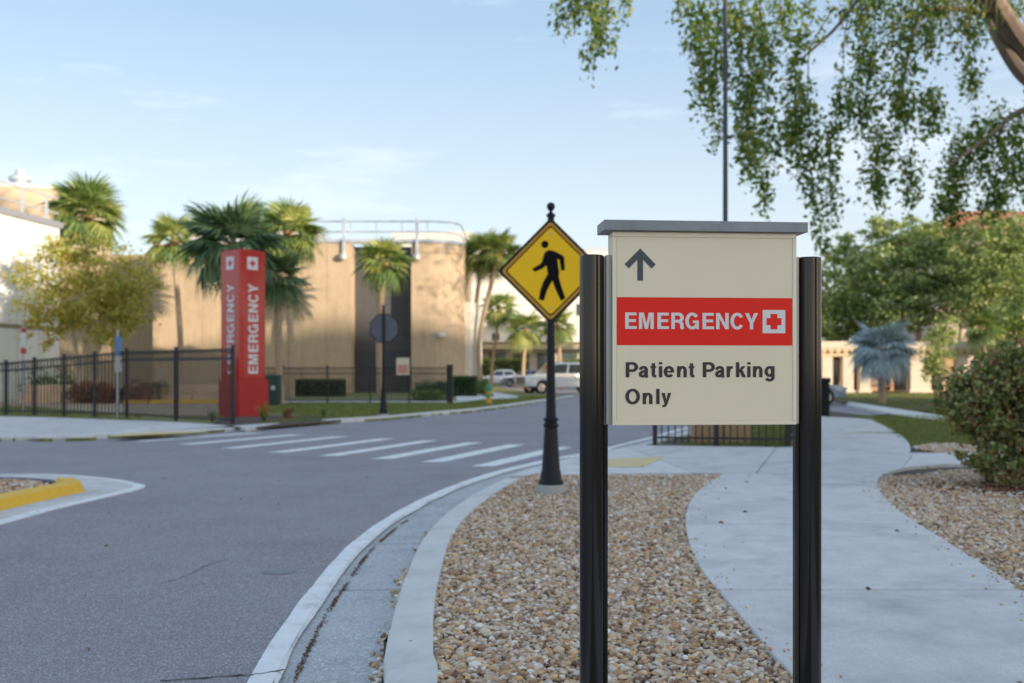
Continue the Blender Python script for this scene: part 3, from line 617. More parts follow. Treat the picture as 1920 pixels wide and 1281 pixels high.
plate(rdiamond(hd-.060,.03), -.0625, -.061, zc, 'yellow_field', sign_yellow, ps)
ring(rdiamond(hd-.052,.032), rdiamond(hd-.071,.028), -.0632, zc, 'border_line', sign_black, ps)
fig = [(1300,343),(1335,352),(1395,382),(1409,397),(1413,490),(1397,493),(1385,412),(1356,405),(1364,470),(1371,500),(1367,545),(1390,625),(1418,706),(1394,720),(1368,665),(1340,598),(1325,562),(1297,606),(1276,650),(1255,718),(1227,712),(1240,640),(1262,580),(1296,522),(1291,485),(1281,448),(1246,474),(1188,497),(1176,483),(1236,450),(1252,428),(1262,385),(1276,355)]
fu = 0.0057/4
fp = [((a-1312)*fu, -(b-496)*fu) for a, b in fig]
if sum(fp[i-1][0]*fp[i][1]-fp[i][0]*fp[i-1][1] for i in range(len(fp))) < 0: fp = fp[::-1]
fp = offset(fp + fp[:2], .009)[1:-1]
plate(fp, -.0640, -.0628, zc, 'walking_figure', sign_black, ps)
plate([(( 1268-1312)*fu+.077*.98*math.cos(t_*math.tau/24)*.52, -(295-496)*fu+.077*.52*math.sin(t_*math.tau/24)) for t_ in range(24)], -.0640, -.0628, zc, 'figure_head', sign_black, ps)
for dz in (.40, -.40):
    o = MB().lathe([(.014,0),(.012,.004),(0,.005)], 14).build('bolt', mat('bolt_zinc',(.5,.45,.35),rough=.4,metal=.6), ps); o.rotation_euler = (R(90),0,0); o.location = (0,-.0626,zc+dz)

sd = (-3.67, 28.429)
ss = thing('stop_sign', 'octagonal sign seen from its grey back on black fluted pole', 'road sign', (sd[0], sd[1], .06), R(0))
ds = sd[1]; zs = (-3.55, 27.5, 2.608)[2]-.06
pole_parts(ss, (-3.55, 27.5, 3.271)[2]-.06)
octo = [(.40/math.cos(R(22.5))*math.cos(R(22.5+45*k)), .40/math.cos(R(22.5))*math.sin(R(22.5+45*k))) for k in range(8)]
plate(octo, .045, .049, zs, 'sign_plate', back_grey, ss, .02)
ring([(x*1.03+.02,y*1.03) for x,y in octo], [(x*.95+.02,y*.95) for x,y in octo], .0445, zs, 'plate_rim', iron, ss)
MB().box(-.03,.03,.036,.0445,zs-.42,zs+.42).build('mounting_rail', iron, ss)

# small regulatory signs by the left fence
galv = mat('galvanised', (.42,.45,.50), rough=.45, metal=.5, var=.1)
p_ = (-11.127, 28.11)
b1 = thing('blue_sign_post', 'narrow blue topped sign on galvanised post before the left railing', 'road sign', (p_[0],p_[1],.06), R(76))
MB().box(-.03,.03,-.02,.02,-.1,(-13.986, 27.2, 2.551)[2]-.06).build('post', galv, b1, bevel=.004)
plate([(-.15,-.26),(.15,-.26),(.15,.2),(.1,.26),(-.1,.26),(-.15,.2)], -.026, -.0215, 2.05, 'sign_plate', mat('sign_blue',(.10,.25,.52),rough=.5), b1)
MB().box(-.15,.15,-.026,-.022,1.30,1.74).build('lower_plate', mat('sign_white',(.62,.63,.66),rough=.5), b1)
p_ = (-16.168, 32.918)
b2 = thing('red_white_sign_post', 'narrow red and white parking sign on grey post by left railing', 'road sign', (p_[0],p_[1],.06), R(72))
MB().box(-.028,.028,-.02,.02,-.1,2.75).build('post', galv, b2, bevel=.004)
plate([(-.12,-.32),(.12,-.32),(.12,.32),(-.12,.32)], -.026, -.0215, 2.45, 'sign_plate', mat('sign_white',(.62,.63,.66),rough=.5), b2)
MB().box(-.115,.115,-.0285,-.0265,2.6,2.75).build('red_stripe', mat('sign_red_dull',(.42,.05,.05),rough=.5), b2)
MB().box(-.115,.115,-.026,-.022,1.9,2.08).build('lower_plate', mat('sign_red_dull',(.42,.05,.05)), b2)

# ================================================================ RED PYLON
pylon_red = mat('pylon_red', (.46, .006, .008), rough=.22, var=.06, scale=1.5, spec=.5, coat=.3)
py = (-7.535, 28.592)
base_c = (-7.91, 29.3)
pyl = thing('emergency_pylon', 'tall red square pylon lettered EMERGENCY with white cross panels', 'pylon', (base_c[0], base_c[1], .06), R(50.5))
hs, hb = .452, .515; zt = (-7.606, 28.4, 4.883)[2]-.06; zb_ = (-7.579, 28.3, 1.142)[2]-.06
MB().box(-hb,hb,-hb,hb,-.05,zb_).build('base', mat('pylon_base_red',(.42,.010,.012),rough=.45,var=.08), pyl, bevel=.01)
shf = MB().box(-hs,hs,-hs,hs,zb_+.001,zt).build('shaft', pylon_red, pyl, bevel=.012)
MB().box(-hs+.03,hs-.03,-hs+.03,hs-.03,zt+.0005,zt+.03).build('cap', mat('pylon_cap',(.4,.02,.02),rough=.5), pyl)
pw = mat('pylon_white', (.70,.70,.72), rough=.4, var=.03)
s_ = .335
lt = [(c, x*s_*.93, 0) for c, x in EM]
# right-hand face: local -Y turned; left-hand face: local -X
def on_face(me_o, rot):
    me_o.rotation_euler = rot
l1 = lettering(lt, s_).build('lettering', pw, pyl); l2 = lettering(lt, s_).build('lettering', pw, pyl)
zl = zb_+.17
# letters climb the shaft: text x axis -> up, text y axis -> left on the face
Mx = Matrix(((0,-1,0,.5*s_+.02),(0,0,-1,-hs-.004),(1,0,0,zl),(0,0,0,1)))         # face with normal -Y
l1.matrix_local = Mx
My = Matrix.Rotation(R(-90), 4, 'Z') @ Mx; l2.matrix_local = My                     # face with normal -X
for rot in (0, -90):
    q = MB(); square(q, 0, 0, .185, 0); o = q.build('cross_panel', pw, pyl); o.matrix_local = Matrix.Rotation(R(rot),4,'Z') @ Matrix(((1,0,0,.0),(0,0,-1,-hs-.004),(0,1,0,zt-.36),(0,0,0,1)))
    q = MB(); cross(q, 0, 0, .10, .035, 0); o = q.build('red_cross', mat('pylon_cross_red',(.55,.03,.04)), pyl); o.matrix_local = Matrix.Rotation(R(rot),4,'Z') @ Matrix(((1,0,0,.0),(0,0,-1,-hs-.007),(0,1,0,zt-.36),(0,0,0,1)))

# ================================================================ RAILINGS
rail_m = mat('railing_black', (.012,.014,.018), rough=.4, var=.1)
def railing(name, label, pts, h, gap=.12, rails=(.13,-.28,-.06), z=.06, post_w=.075, frieze=False, pick=.02):
    """pts: (x, y, bays to the next point, height); the top rails follow the heights"""
    t = thing(name, label, 'railing', (pts[0][0], pts[0][1], z)); o0 = Vector((pts[0][0], pts[0][1]))
    posts = []
    for p, q in zip(pts, pts[1:]):
        a, b = Vector(p[:2]), Vector(q[:2]); ha = p[3] if len(p) > 3 else h; hb_ = q[3] if len(q) > 3 else h
        for k in range(p[2]): posts.append((a+(b-a)*k/p[2], ha+(hb_-ha)*k/p[2]))
    posts.append((Vector(pts[-1][:2]), pts[-1][3] if len(pts[-1]) > 3 else h))
    mb = MB().box(-post_w/2,post_w/2,-post_w/2,post_w/2,-.05,h+.02); mb.box(-post_w*.65,post_w*.65,-post_w*.65,post_w*.65,h+.02,h+.05); post_me = mb.mesh('post', rail_m)
    pk_me = MB().box(-pick/2,pick/2,-pick/2,pick/2,.07,h-.02).mesh('picket', rail_m)
    for p, hp in posts: link('post', post_me, t, (p.x-o0.x, p.y-o0.y, 0)).scale = (1,1,hp/h)
    for (a, ha), (b, hb_) in zip(posts, posts[1:]):
        d = b-a; L = d.length; ang = math.atan2(d.y, d.x); a_ = a-o0
        for rz_ in rails:
            za, zb2 = (rz_, rz_) if rz_ > 0 else (ha+rz_, hb_+rz_); x0, x1 = post_w/2, L-post_w/2
            v = [(x, y, zz+dz) for x, zz in ((x0,za),(x1,zb2)) for y in (-.017,.017) for dz in (-.018,.018)]
            r_me = MB().add(v, [(0,1,3,2),(4,6,7,5),(0,4,5,1),(2,3,7,6),(1,5,7,3),(0,2,6,4)]).mesh('rail', rail_m); link('rail', r_me, t, (a_.x,a_.y,0), ang)
        n = max(1, round(L/gap))
        for k in range(1, n):
            q = a_+d*k/n; link('picket', pk_me, t, (q.x,q.y,0), ang).scale = (1,1,(ha+(hb_-ha)*k/n)/h)
        if frieze:
            rm = MB()
            for k in range(n): q = a_+d*(k+.5)/n; hk = ha+(hb_-ha)*(k+.5)/n; rm.tube([(q.x+d.x/L*.05*math.cos(w_*math.tau/10), q.y+d.y/L*.05*math.cos(w_*math.tau/10), hk-.18+.10*math.sin(w_*math.tau/10)) for w_ in range(11)], .009, 4, cap=False)
            tag(rm.build('ring_frieze', rail_m, t), kind='stuff')
    return t
railing('railing', 'long black picket railing with open ring frieze along the left forecourt', [(-29.4,34.2,5,1.6),(-15.35,30.2,4,1.62),(*(-10.886, 28.11),2,1.92),(*(-6.871, 24.527),0,1.92)], 1.92, gap=.13, pick=.022, rails=(.13,-.30,-.06), frieze=True)
railing('railing', 'black picket railing running in front of the tan building', [(-10.4,40.0,1),(*(-9.272, 40.351),1),(*(-7.478, 40.351),1),(*(-5.796, 40.679),1),(*(-4.24, 41.013),1),(-2.57, 41.013)], 1.5, gap=.12, pick=.034)
gp = (-2.57, 41.013)
gpo = thing('gate_post', 'thick dark gate post ending the far railing', 'post', (gp[0]+.02, gp[1]-.15, .06))
MB().box(-.12,.12,-.12,.12,-.05,1.52).build('shaft', rail_m, gpo, bevel=.01); MB().box(-.14,.14,-.14,.14,1.521,1.58).build('cap', rail_m, gpo, bevel=.01)
railing('railing', 'low black picket railing at the path corner under the emergency sign', [(*(2.529, 17.618),1),(*(3.564, 17.373),1),(*(4.745, 17.135),1),(5.35,19.0,1),(6.15,21.8)], 1.07, gap=.125, rails=(.16,-.05), post_w=.075, pick=.022)
# notice on the far railing
n_ = (-4.262, 39.2, 1.883)
nt = thing('notice_board', 'small cream notice with red lines hung on the far railing', 'notice', (n_[0], 38.9, 0))
MB().box(-.25,.25,-.02,.0,(-20.002, 38.9, 1.233)[2],(-20.002, 38.9, 1.9)[2]).build('board', mat('notice_cream',(.70,.62,.48),rough=.6), nt)
for k in range(4): MB().box(-.2,.2,-.024,-.0205,1.31+k*.085,1.36+k*.085).build('red_line', mat('notice_red',(.5,.07,.05),rough=.6), nt)

# ================================================================ BUILDINGS
tan = mat('tan_stucco', (.52, .395, .26), rough=.9, var=.14, scale=1.2, bump=.03, bscale=30, stretch=(6,6,.6), stain=.20, stain_scale=.5)
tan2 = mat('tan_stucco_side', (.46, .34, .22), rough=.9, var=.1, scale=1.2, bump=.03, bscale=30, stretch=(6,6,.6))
rib_m = tan
metal_w = mat('white_metal', (.62,.64,.66), rough=.35, metal=.4, var=.05)
dark_grey = mat('dark_grey_panel', (.085,.082,.085), rough=.7, var=.15, scale=1)
white_pc = mat('white_precast', (.82,.80,.75), rough=.85, var=.08, scale=.8, stain=.12, stain_scale=.6)
white_pl = mat('white_plaster', (.70,.67,.61), rough=.85, var=.06, scale=.5)
D0 = 60.0
tb = thing('tan_building', 'tan windowless building with curved corner, dark recess and roof railing', 'building', (-12, D0, 0))
ZT = (-30.852, 60.0, 9.049)[2]
O = (-12, D0, 0)
def prt(mb, name, m, parent=tb, bevel=0, smooth=False):
    mb.v = [(v[0]-O[0], v[1]-O[1], v[2]-O[2]) for v in mb.v]; return mb.build(name, m, parent, bevel=bevel, smooth=smooth)
x_l, x_r0, x_r1, x_e = -21.66, -9.673, -6.074, -5.046
# wall panels between vertical grooves
edges = [x_l + (x_r0-x_l)*k/8 for k in range(9)]
for a, b in zip(edges, edges[1:]): prt(MB().box(a+.012, b-.012, D0, D0+.6, -.2, ZT), 'wall_panel', tan)
prt(MB().box(x_l+.05, x_r0-.05, D0+.03, D0+5, -.2, ZT-.05), 'wall_core', tan2)
prt(MB().box(-28.943, x_l+.04, D0+3.2, D0+8, -.2, ZT-.3), 'side_wing', tan2)
prt(MB().box(x_r0-.04, x_r1+.04, D0+1.15, D0+4, -.2, ZT-.05), 'recess_wall', dark_grey)
prt(MB().box(x_r0+.05, x_r1-.05, D0+1.05, D0+1.14, -.1, 2.6), 'recess_door', mat('recess_door_grey',(.05,.052,.06),rough=.5))
prt(MB().box(x_r0-.02, x_r0+.012, D0+.61, D0+1.14, -.2, ZT-.02), 'recess_cheek', tan)
cr_ = 2.15
arcp = [(x_e + cr_*math.sin(R(a)), D0+cr_-cr_*math.cos(R(a))) for a in range(0, 91, 9)]
prt(MB().prism([(x_r1, D0), (x_e, D0)] + arcp + [(x_e+cr_, D0+12), (x_r1, D0+12)], -.2, ZT), 'curved_corner', tan, smooth=True)
prt(MB().prism([(x_r1-.0, D0-.03), (x_e, D0-.03)] + [(x_e+(cr_+.03)*math.sin(R(a)), D0+cr_-(cr_+.03)*math.cos(R(a))) for a in range(0,91,9)] + [(x_e+cr_+.03, D0+12), (x_r1, D0+12)], ZT-.55, ZT-.45), 'string_course', tan2)
lv = mat('white_louvre', (.72,.66,.54), rough=.8, var=.06, scale=2, stretch=(8,8,.3))
prt(MB().prism([(x_e+1.7,D0+1.9),(x_e+2.5,D0+1.9),(x_e+2.9,D0+2.5),(x_e+2.9,D0+11),(x_e+1.7,D0+11)], -.2, ZT-3.4), 'lower_wing', lv)
# white roof gutter and railing: pipes on posts, following the curve
def ro(dx, z): return [(x_l+2.2, D0+dx, z), (x_e, D0+dx, z)] + [(x_e+(cr_-dx)*math.sin(R(a)), D0+cr_-(cr_-dx)*math.cos(R(a)), z) for a in range(9, 91, 9)] + [(x_e+cr_-dx, D0+11, z)]
prt(MB().tube(ro(.10, ZT+.14), .15, 8), 'roof_gutter', metal_w, smooth=True)
prt(MB().tube(ro(.25, ZT+.75), .04, 6), 'roof_rail', metal_w)
prt(MB().tube(ro(.25, ZT+1.38), .05, 6), 'roof_rail', metal_w)
for k in range(12):
    x = x_l+2.6+k*1.55
    if x < x_e: prt(MB().box(x-.025,x+.025,D0+.22,D0+.28,ZT+.3,ZT+1.4), 'rail_post', metal_w)
for x in (-10.123, -5.72):
    prt(MB().box(x-.085,x+.085,D0-.2,D0-.05,ZT-.75,ZT+1.5), 'lamp_bracket', metal_w, bevel=.02)
    prt(MB().lathe([(.10,-.28),(.22,-.2),(.24,0),(.13,.13),(.08,.17)], 16, (x,D0-.28,ZT-.75)), 'flood_lamp', metal_w, smooth=True)
wl_ = (-4.242, 60.0, 3.553)
prt(MB().lathe([(.10,-.14),(.26,-.10),(.26,.06),(.12,.16)], 14, (wl_[0],D0-.22,wl_[2])), 'wall_lamp', metal_w, smooth=True)

# pale upper block set back behind the tan building
O = (-14, 86, 0)
ub = thing('rear_block', 'pale flat roofed block showing above the tan building roofline', 'building', O)
prt(MB().box(-28.79, -18.425, 86, 96, -.2, (-44.221, 86.0, 13.975)[2]), 'wall', mat('pale_pink_plaster',(.60,.55,.49),rough=.9), ub)
prt(MB().box(-28.79-.1, -18.425+.1, 85.8, 96.2, (-44.221, 86.0, 13.975)[2]+.01, (-44.221, 86.0, 14.436)[2]), 'parapet', white_pl, ub)
prt(MB().box(-10.364, -3.455, 86, 96, -.2, (-44.221, 86.0, 13.422)[2]), 'stair_block', white_pl, ub)
prt(MB().box(-24.874, -21.189, 88, 92, (-44.221, 86.0, 14.436)[2]+.011, (-44.221, 86.0, 14.804)[2]), 'roof_plant', metal_w, ub)

# white precast building at the left edge
O = (-20, 36, 0)
wb = thing('precast_building', 'white precast concrete building with roof railing at the left edge', 'building', O)
wa, wb2 = Vector((-24.4, 34.0)), Vector((-22.619, 49.8, 19.938)[:2])
dv = (wb2-wa); Lw = dv.length; dv.normalize(); nv = Vector((dv.y, -dv.x))
ztop = 8.5
def wq(s0, s1, d0, d1): return [tuple(wa+dv*s0+nv*d0), tuple(wa+dv*s1+nv*d0), tuple(wa+dv*s1+nv*d1), tuple(wa+dv*s0+nv*d1)]
npn = 9
for k in range(npn):
    for z0, z1 in ((-.1,3.35),(3.55,6.2),(6.23,ztop)):
        prt(MB().prism(wq(Lw*k/npn+.03, Lw*(k+1)/npn-.03, 0, -.3), z0, z1), 'wall_panel', white_pc, wb)
prt(MB().prism(wq(.1, Lw-.1, -.12, -9), -.1, ztop-.1), 'wall_core', white_pc, wb)
prt(MB().prism(wq(0, Lw, .03, -.12), 3.36, 3.54), 'joint_band', mat('joint_brown',(.30,.24,.15),rough=.9), wb)
prt(MB().prism(wq(-.1, Lw+.1, .12, -.3), ztop+.005, ztop+.3), 'coping', mat('coping_grey',(.34,.35,.38),rough=.5,metal=.3), wb)
for zz in (.75, 1.5): prt(MB().tube([(*(wa+dv*.0-nv*.1), ztop+zz), (*(wa+dv*Lw-nv*.1), ztop+zz)], .045, 6), 'roof_rail', metal_w, wb)
for k in range(8):
    p = wa+dv*(Lw*(k+.5)/8)-nv*.1; prt(MB().box(p.x-.05,p.x+.05,p.y-.05,p.y+.05,ztop+.3,ztop+1.5), 'rail_post', metal_w, wb)
prt(MB().prism([(-37,66),(-31.323,68),(-31.323,78),(-37,78)], 4, (-33.937, 66.0, 13.773)[2]), 'penthouse', mat('penthouse_tan',(.60,.47,.33),rough=.9,var=.05), wb)
prt(MB().prism([(-37.1,65.9),(-31.25,67.9),(-31.25,78.1),(-37.1,78.1)], (-33.937, 66.0, 13.773)[2]+.005, (-33.937, 66.0, 14.02)[2]), 'penthouse_coping', white_pl, wb)
prt(MB().lathe([(.5,0),(.5,.5),(.75,.52),(.75,.75),(.35,1.0),(.3,1.25)], 14, (-34.091,69,(-33.937, 66.0, 14.02)[2]+.005)), 'roof_vent', metal_w, wb, smooth=True)

# white hospital wing in the distance, right of the tan building
O = (2, 98, 0)
hw_ = thing('hospital_wing', 'distant white hospital wing with narrow windows behind the palms', 'building', O)
HZ = (-50.391, 98.0, 13.105)[2]
prt(MB().box(-4.829, 12.598, 98, 112, 4.2, HZ), 'upper_wall', white_pl, hw_)
prt(MB().box(-4.829-.1, 2.1, 97.8, 112, HZ+.005, HZ+.35), 'parapet', white_pl, hw_)
prt(MB().box(7.139, 9.553, 99, 108, HZ+.005, HZ+.5), 'roof_plant', mat('plant_grey',(.45,.46,.48),rough=.6), hw_)
prt(MB().box(-4.829, 12.598, 98.9, 111, -.1, 4.19), 'lower_wall', mat('lower_wall_beige',(.55,.48,.38),rough=.9), hw_)
prt(MB().box(-4.829-.2, 12.598+.2, 97.3, 98.89, 3.5, 4.0), 'canopy', mat('canopy_tan',(.42,.34,.22),rough=.9), hw_)
win_m = glass_mat('window_dark', (.05,.08,.08))
for x, z0, z1, w_ in ((-0.21, (-50.391, 98.0, 6.807)[2], (-50.391, 98.0, 8.066)[2], 0.21), (-1.627, (-50.391, 98.0, 4.392)[2], (-50.391, 98.0, 5.074)[2], 0.37), (5.039, (-50.391, 98.0, 4.025)[2], (-50.391, 98.0, 5.442)[2], 0.21), (2.625, (-50.391, 98.0, 10.586)[2], (-50.391, 98.0, 11.636)[2], 0.21), (6.036, (-50.391, 98.0, 10.323)[2], (-50.391, 98.0, 11.373)[2], 0.21), (6.561, (-50.391, 98.0, 6.807)[2], (-50.391, 98.0, 7.961)[2], 0.21), (7.874, (-50.391, 98.0, 4.287)[2], (-50.391, 98.0, 5.337)[2], 0.21), (9.448, (-50.391, 98.0, 6.807)[2], (-50.391, 98.0, 7.961)[2], 0.21), (2.1, (-50.391, 98.0, 3.657)[2], (-50.391, 98.0, 4.287)[2], 0.37)):
    prt(MB().box(x-w_, x+w_, 97.96, 98.02, z0, z1), 'window', win_m, hw_)
for k in range(7):
    x = -4.2+k*2.36; prt(MB().box(x-.4,x+1.2,98.85,98.88,.4,3.2), 'window', win_m, hw_)

# colonnade at right
O = (23, 60, 0)
cn = thing('colonnade', 'low cream colonnade pavilion with scalloped flat roof at right', 'pavilion', O)
cream_st = mat('cream_stone', (.66,.50,.31), rough=.85, var=.08, scale=1.5)
pale_st = mat('pale_stone', (.68,.58,.44), rough=.85, var=.08, scale=1.5)
R0, R1 = 16.711, 29.566
prt(MB().box(R0, R1, 59.4, 66, 2.72, 3.15), 'roof_slab', pale_st, cn, bevel=.03)
nsc = 30
for k in range(nsc):
    a = R0+(R1-R0)*k/nsc; w_ = (R1-R0)/nsc
    prt(MB().side([(a+w_*.02,2.715),(a+w_*.98,2.715),(a+w_*.9,2.58),(a+w_*.7,2.49),(a+w_*.5,2.46),(a+w_*.3,2.49),(a+w_*.1,2.58)], 59.42, 59.56), 'scallop', cream_st, cn)
prt(MB().box(R0+.2, R1-.2, 59.6, 60.1, 2.25, 2.714), 'beam', cream_st, cn)
prt(MB().box(R0, R1, 65.5, 65.9, 0, 2.7), 'back_wall', mat('pavilion_back',(.50,.34,.20),rough=.9,var=.12,scale=1), cn)
for x, w_ in ((17.354, .32), (18.897, .32), (20.15, .32), (21.146, .32), (24.488, .62), (26.995, .32), (28.923, .32)):
    pass
    prt(MB().box(x-w_, x+w_, 59.62, 60.2, 0, 2.249), 'column', pale_st, cn, bevel=.02)
    prt(MB().box(x-w_-.08, x+w_+.08, 59.54, 60.28, 0, .22), 'column_base', pale_st, cn)
dk = glass_mat('pavilion_opening', (.02,.022,.025))
for x in (21.123, 22.419, 24.521, 25.572, 28.024, 30.476): prt(MB().box(x-.35,x+.35,65.40,65.49,.1,2.1), 'doorway', dk, cn)
for x in (23.412, 26.899): prt(MB().box(x-.9,x+.9,62,62.4,.42,.5), 'bench', mat('bench_red',(.28,.08,.05)), cn)

# tile roofed house behind the trees
O = (45, 100, 0)
ho = thing('tile_roof_house', 'house with terracotta roof glimpsed through trees at upper right', 'house', O)
hx0, hx1 = 42.582, 58.918; he = (-51.419, 100.0, 15.487)[2]; hr = (-51.419, 100.0, 18.379)[2]
prt(MB().box(hx0, hx1, 100, 112, 0, he), 'wall', mat('house_pink',(.60,.46,.40),rough=.9), ho)
prt(MB().add([(hx0-.6,99.2,he),(hx1+.6,99.2,he),(hx1+.6,112.8,he),(hx0-.6,112.8,he),(hx0+5,106,hr),(hx1-5,106,hr)], [(0,1,5,4),(1,2,5),(2,3,4,5),(3,0,4),(3,2,1,0)]), 'roof', mat('terracotta',(.44,.17,.08),rough=.85,var=.2,scale=3), ho)
for x in (43.385, 46.599, 49.813): w_ = prt(MB().box(x-.6,x+.6,99.95,100.02,he-3.4,he-1.6), 'window', win_m, ho)

# unseen block added behind the camera, roof stepped to shape the shade
O = (160, -130, 0)
tw = thing('shade_caster', 'unseen stepped block added behind the viewer to shade the junction', 'building', O)
prt(MB().box(112, 171.5, -145, -120, -.1, 47.5), 'wall', tan, tw)
prt(MB().box(171.51, 183, -145, -120, -.1, 40.8), 'wall', tan, tw)
prt(MB().box(183.01, 203, -145, -120, -.1, 49.0), 'wall', tan, tw)
prt(MB().box(203.01, 219, -145, -120, -.1, 51.2), 'wall', tan, tw)
prt(MB().box(150, 162, -140, -122, 47.51, 49.5), 'roof_plant', white_pl, tw)
prt(MB().box(188, 194, -140, -122, 49.01, 50.0), 'roof_plant', white_pl, tw)
for k in range(12):
    for j in range(11): prt(MB().box(115+k*8, 119+k*8, -119.99, -119.9, 2.5+j*4, 4.7+j*4), 'window', win_m, tw)

# ================================================================ LAMP POLE, BOXES
lp = thing('lamp_pole', 'tall slim dark lamp pole rising behind the emergency sign', 'lamp post', (5.25, 24.5, .05))
MB().lathe([(.16,0),(.16,.05),(.10,.08),(.085,.5),(.062,5),(.052,10.6)], 16).build('pole', mat('lamp_pole_dark',(.045,.05,.065),rough=.5), lp, smooth=True)
MB().tube([(0,0,10.55),(.25,0,10.8),(1.3,0,10.9)], .03, 8).build('arm', mat('lamp_pole_dark',(.045,.05,.065)), lp, smooth=True)
MB().box(1.0,1.6,-.14,.14,10.84,10.96).build('luminaire', mat('lamp_pole_dark',(.045,.05,.065)), lp, bevel=.03)
bp_ = (8.93, 28.894)
bn = thing('litter_bin', 'dark green box bin at the kerb just right of the sign post', 'bin', (bp_[0], bp_[1]+.3, .0))
gd = mat('dark_green_box', (.006,.016,.013), rough=.6, spec=.2)
MB().box(-.30,.30,-.28,.28,.05,1.04).build('body', gd, bn, bevel=.02); MB().box(-.33,.33,-.31,.31,1.041,1.19).build('lid', gd, bn, bevel=.03)
ub_ = (3.893, 18.261)
bxo = thing('utility_box', 'tan utility cabinet on the grass behind the low railing', 'utility box', (ub_[0], ub_[1]+.3, .05))
tanb = mat('utility_tan', (.42,.27,.14), rough=.7, var=.1)
MB().box(-.52,.52,-.3,.3,0,.92).build('cabinet', tanb, bxo, bevel=.015); MB().box(-.55,.55,-.33,.33,.921,.98).build('lid', tanb, bxo, bevel=.015); MB().box(-.012,.012,-.306,-.301,.05,.88).build('door_seam', mat('seam',(.08,.05,.03)), bxo)
gb = (-9.236, 38.489)
gbx = thing('utility_box', 'dark green utility cabinet beside the red pylon', 'utility box', (gb[0]-.1, gb[1], .05))
gm = mat('utility_green', (.015,.05,.04), rough=.5)
MB().box(-.36,.36,-.3,.3,0,1.12).build('cabinet', gm, gbx, bevel=.02); MB().box(-.38,.38,-.32,.32,1.121,1.18).build('lid', gm, gbx, bevel=.02); MB().box(.1,.24,-.305,-.301,.62,.76).build('sticker', mat('sign_white',(.62,.63,.66)), gbx); MB().box(-.25,-.1,-.305,-.301,.85,1.0).build('sticker', mat('sign_white',(.62,.63,.66)), gbx)
bo = (-9.336, 41.013)
bol = thing('bollard', 'slim grey bollard with white head between pylon and hedge', 'bollard', (bo[0], bo[1]-1.2, .05))
MB().lathe([(.085,0),(.085,.85),(.07,.87)], 16).build('shaft', mat('bollard_grey',(.12,.13,.16),rough=.5), bol, smooth=True); MB().lathe([(.09,.871),(.10,1.05),(.07,1.12),(0,1.14)], 16).build('head', mat('bollard_white',(.6,.6,.6)), bol, smooth=True)
# fire hydrant
fh_ = (-0.951, 40.351)
fh = thing('fire_hydrant', 'yellow fire hydrant with green bonnet on the far lawn', 'fire hydrant', (fh_[0], fh_[1], .05))
hy = mat('hydrant_yellow', (.72,.42,.03), rough=.5); hg = mat('hydrant_green', (.02,.25,.16), rough=.5)
MB().lathe([(.17,0),(.17,.05),(.11,.06),(.105,.45),(.15,.46),(.15,.5),(.11,.51)], 18).build('barrel', hy, fh, smooth=True)
MB().lathe([(.15,.511),(.15,.55),(.125,.56),(.12,.68),(.07,.78),(.035,.80),(.035,.87),(0,.875)], 18).build('bonnet', hg, fh, smooth=True)
for sx in (-1, 1): MB().tube([(sx*.09,0,.36),(sx*.21,0,.36)], .055, 12).build('nozzle', hg, fh)
MB().tube([(0,-.09,.33),(0,-.22,.33)], .075, 12).build('pumper_nozzle', hg, fh)
# benches and low wall in the forecourt
for q, lab in (((-15.516, 43.891), 'pale concrete bench behind the railing left of the red pylon'), ((-13.753, 43.891), 'pale concrete bench half hidden beside the red pylon'), ((-16.553, 49.055), 'pale concrete bench farther back in the forecourt')):
    b = thing('bench', lab, 'bench', (q[0], q[1]+.5, .07), R(4), 'forecourt benches')
    MB().box(-.8,.8,-.22,.22,.42,.54).build('seat', concrete, b, bevel=.015)
    for sx in (-.55,.55): MB().box(sx-.09,sx+.09,-.18,.18,0,.419).build('leg', mat('bench_leg_grey',(.2,.2,.22)), b, bevel=.01)
lw = thing('planter_wall', 'low tan masonry planter wall behind the left railing', 'wall', (-18.6, 41.2, .07))
for k in range(14):
    MB().box(-1.75+k*.6+.008, -1.15+k*.6-.008, -.2, .2, 0, .36).build('block', mat('planter_tan',(.66,.46,.29),rough=.9,var=.12,isl=.10), lw, bevel=.015)
    MB().box(-1.6+k*.6+.008, -1.0+k*.6-.008, -.2, .2, .37, .74).build('block', mat('planter_tan',(.66,.46,.29)), lw, bevel=.015)
lk = thing('yellow_wheel_stop', 'low yellow painted kerb edging behind the left railing', 'kerb', (-13.6, 40.2, .07))
for k in range(4): MB().box(-2.1+k*1.05, -1.1+k*1.05, -.09, .09, 0, .15).build('kerb_block', yellow_paint, lk, bevel=.02)
for i, q in enumerate(((-18.695, 40.351), (-17.463, 40.351), (-14.534, 38.489))):
    tbn = thing('table', ['round dark cafe table behind the left railing near the planter wall','round dark cafe table behind the left railing by the red shrubs','round dark cafe table behind the railing nearest the blue topped sign'][i], 'table', (q[0], q[1]+2.5, .07), 0, 'cafe tables')
    dm = mat('table_dark',(.03,.032,.04),rough=.4)
    MB().lathe([(.45,.70),(.45,.73),(.43,.74)], 20).build('table_top', dm, tbn, smooth=True); MB().lathe([(.25,0),(.24,.03),(.05,.06),(.04,.69)], 14).build('pedestal', dm, tbn, smooth=True)

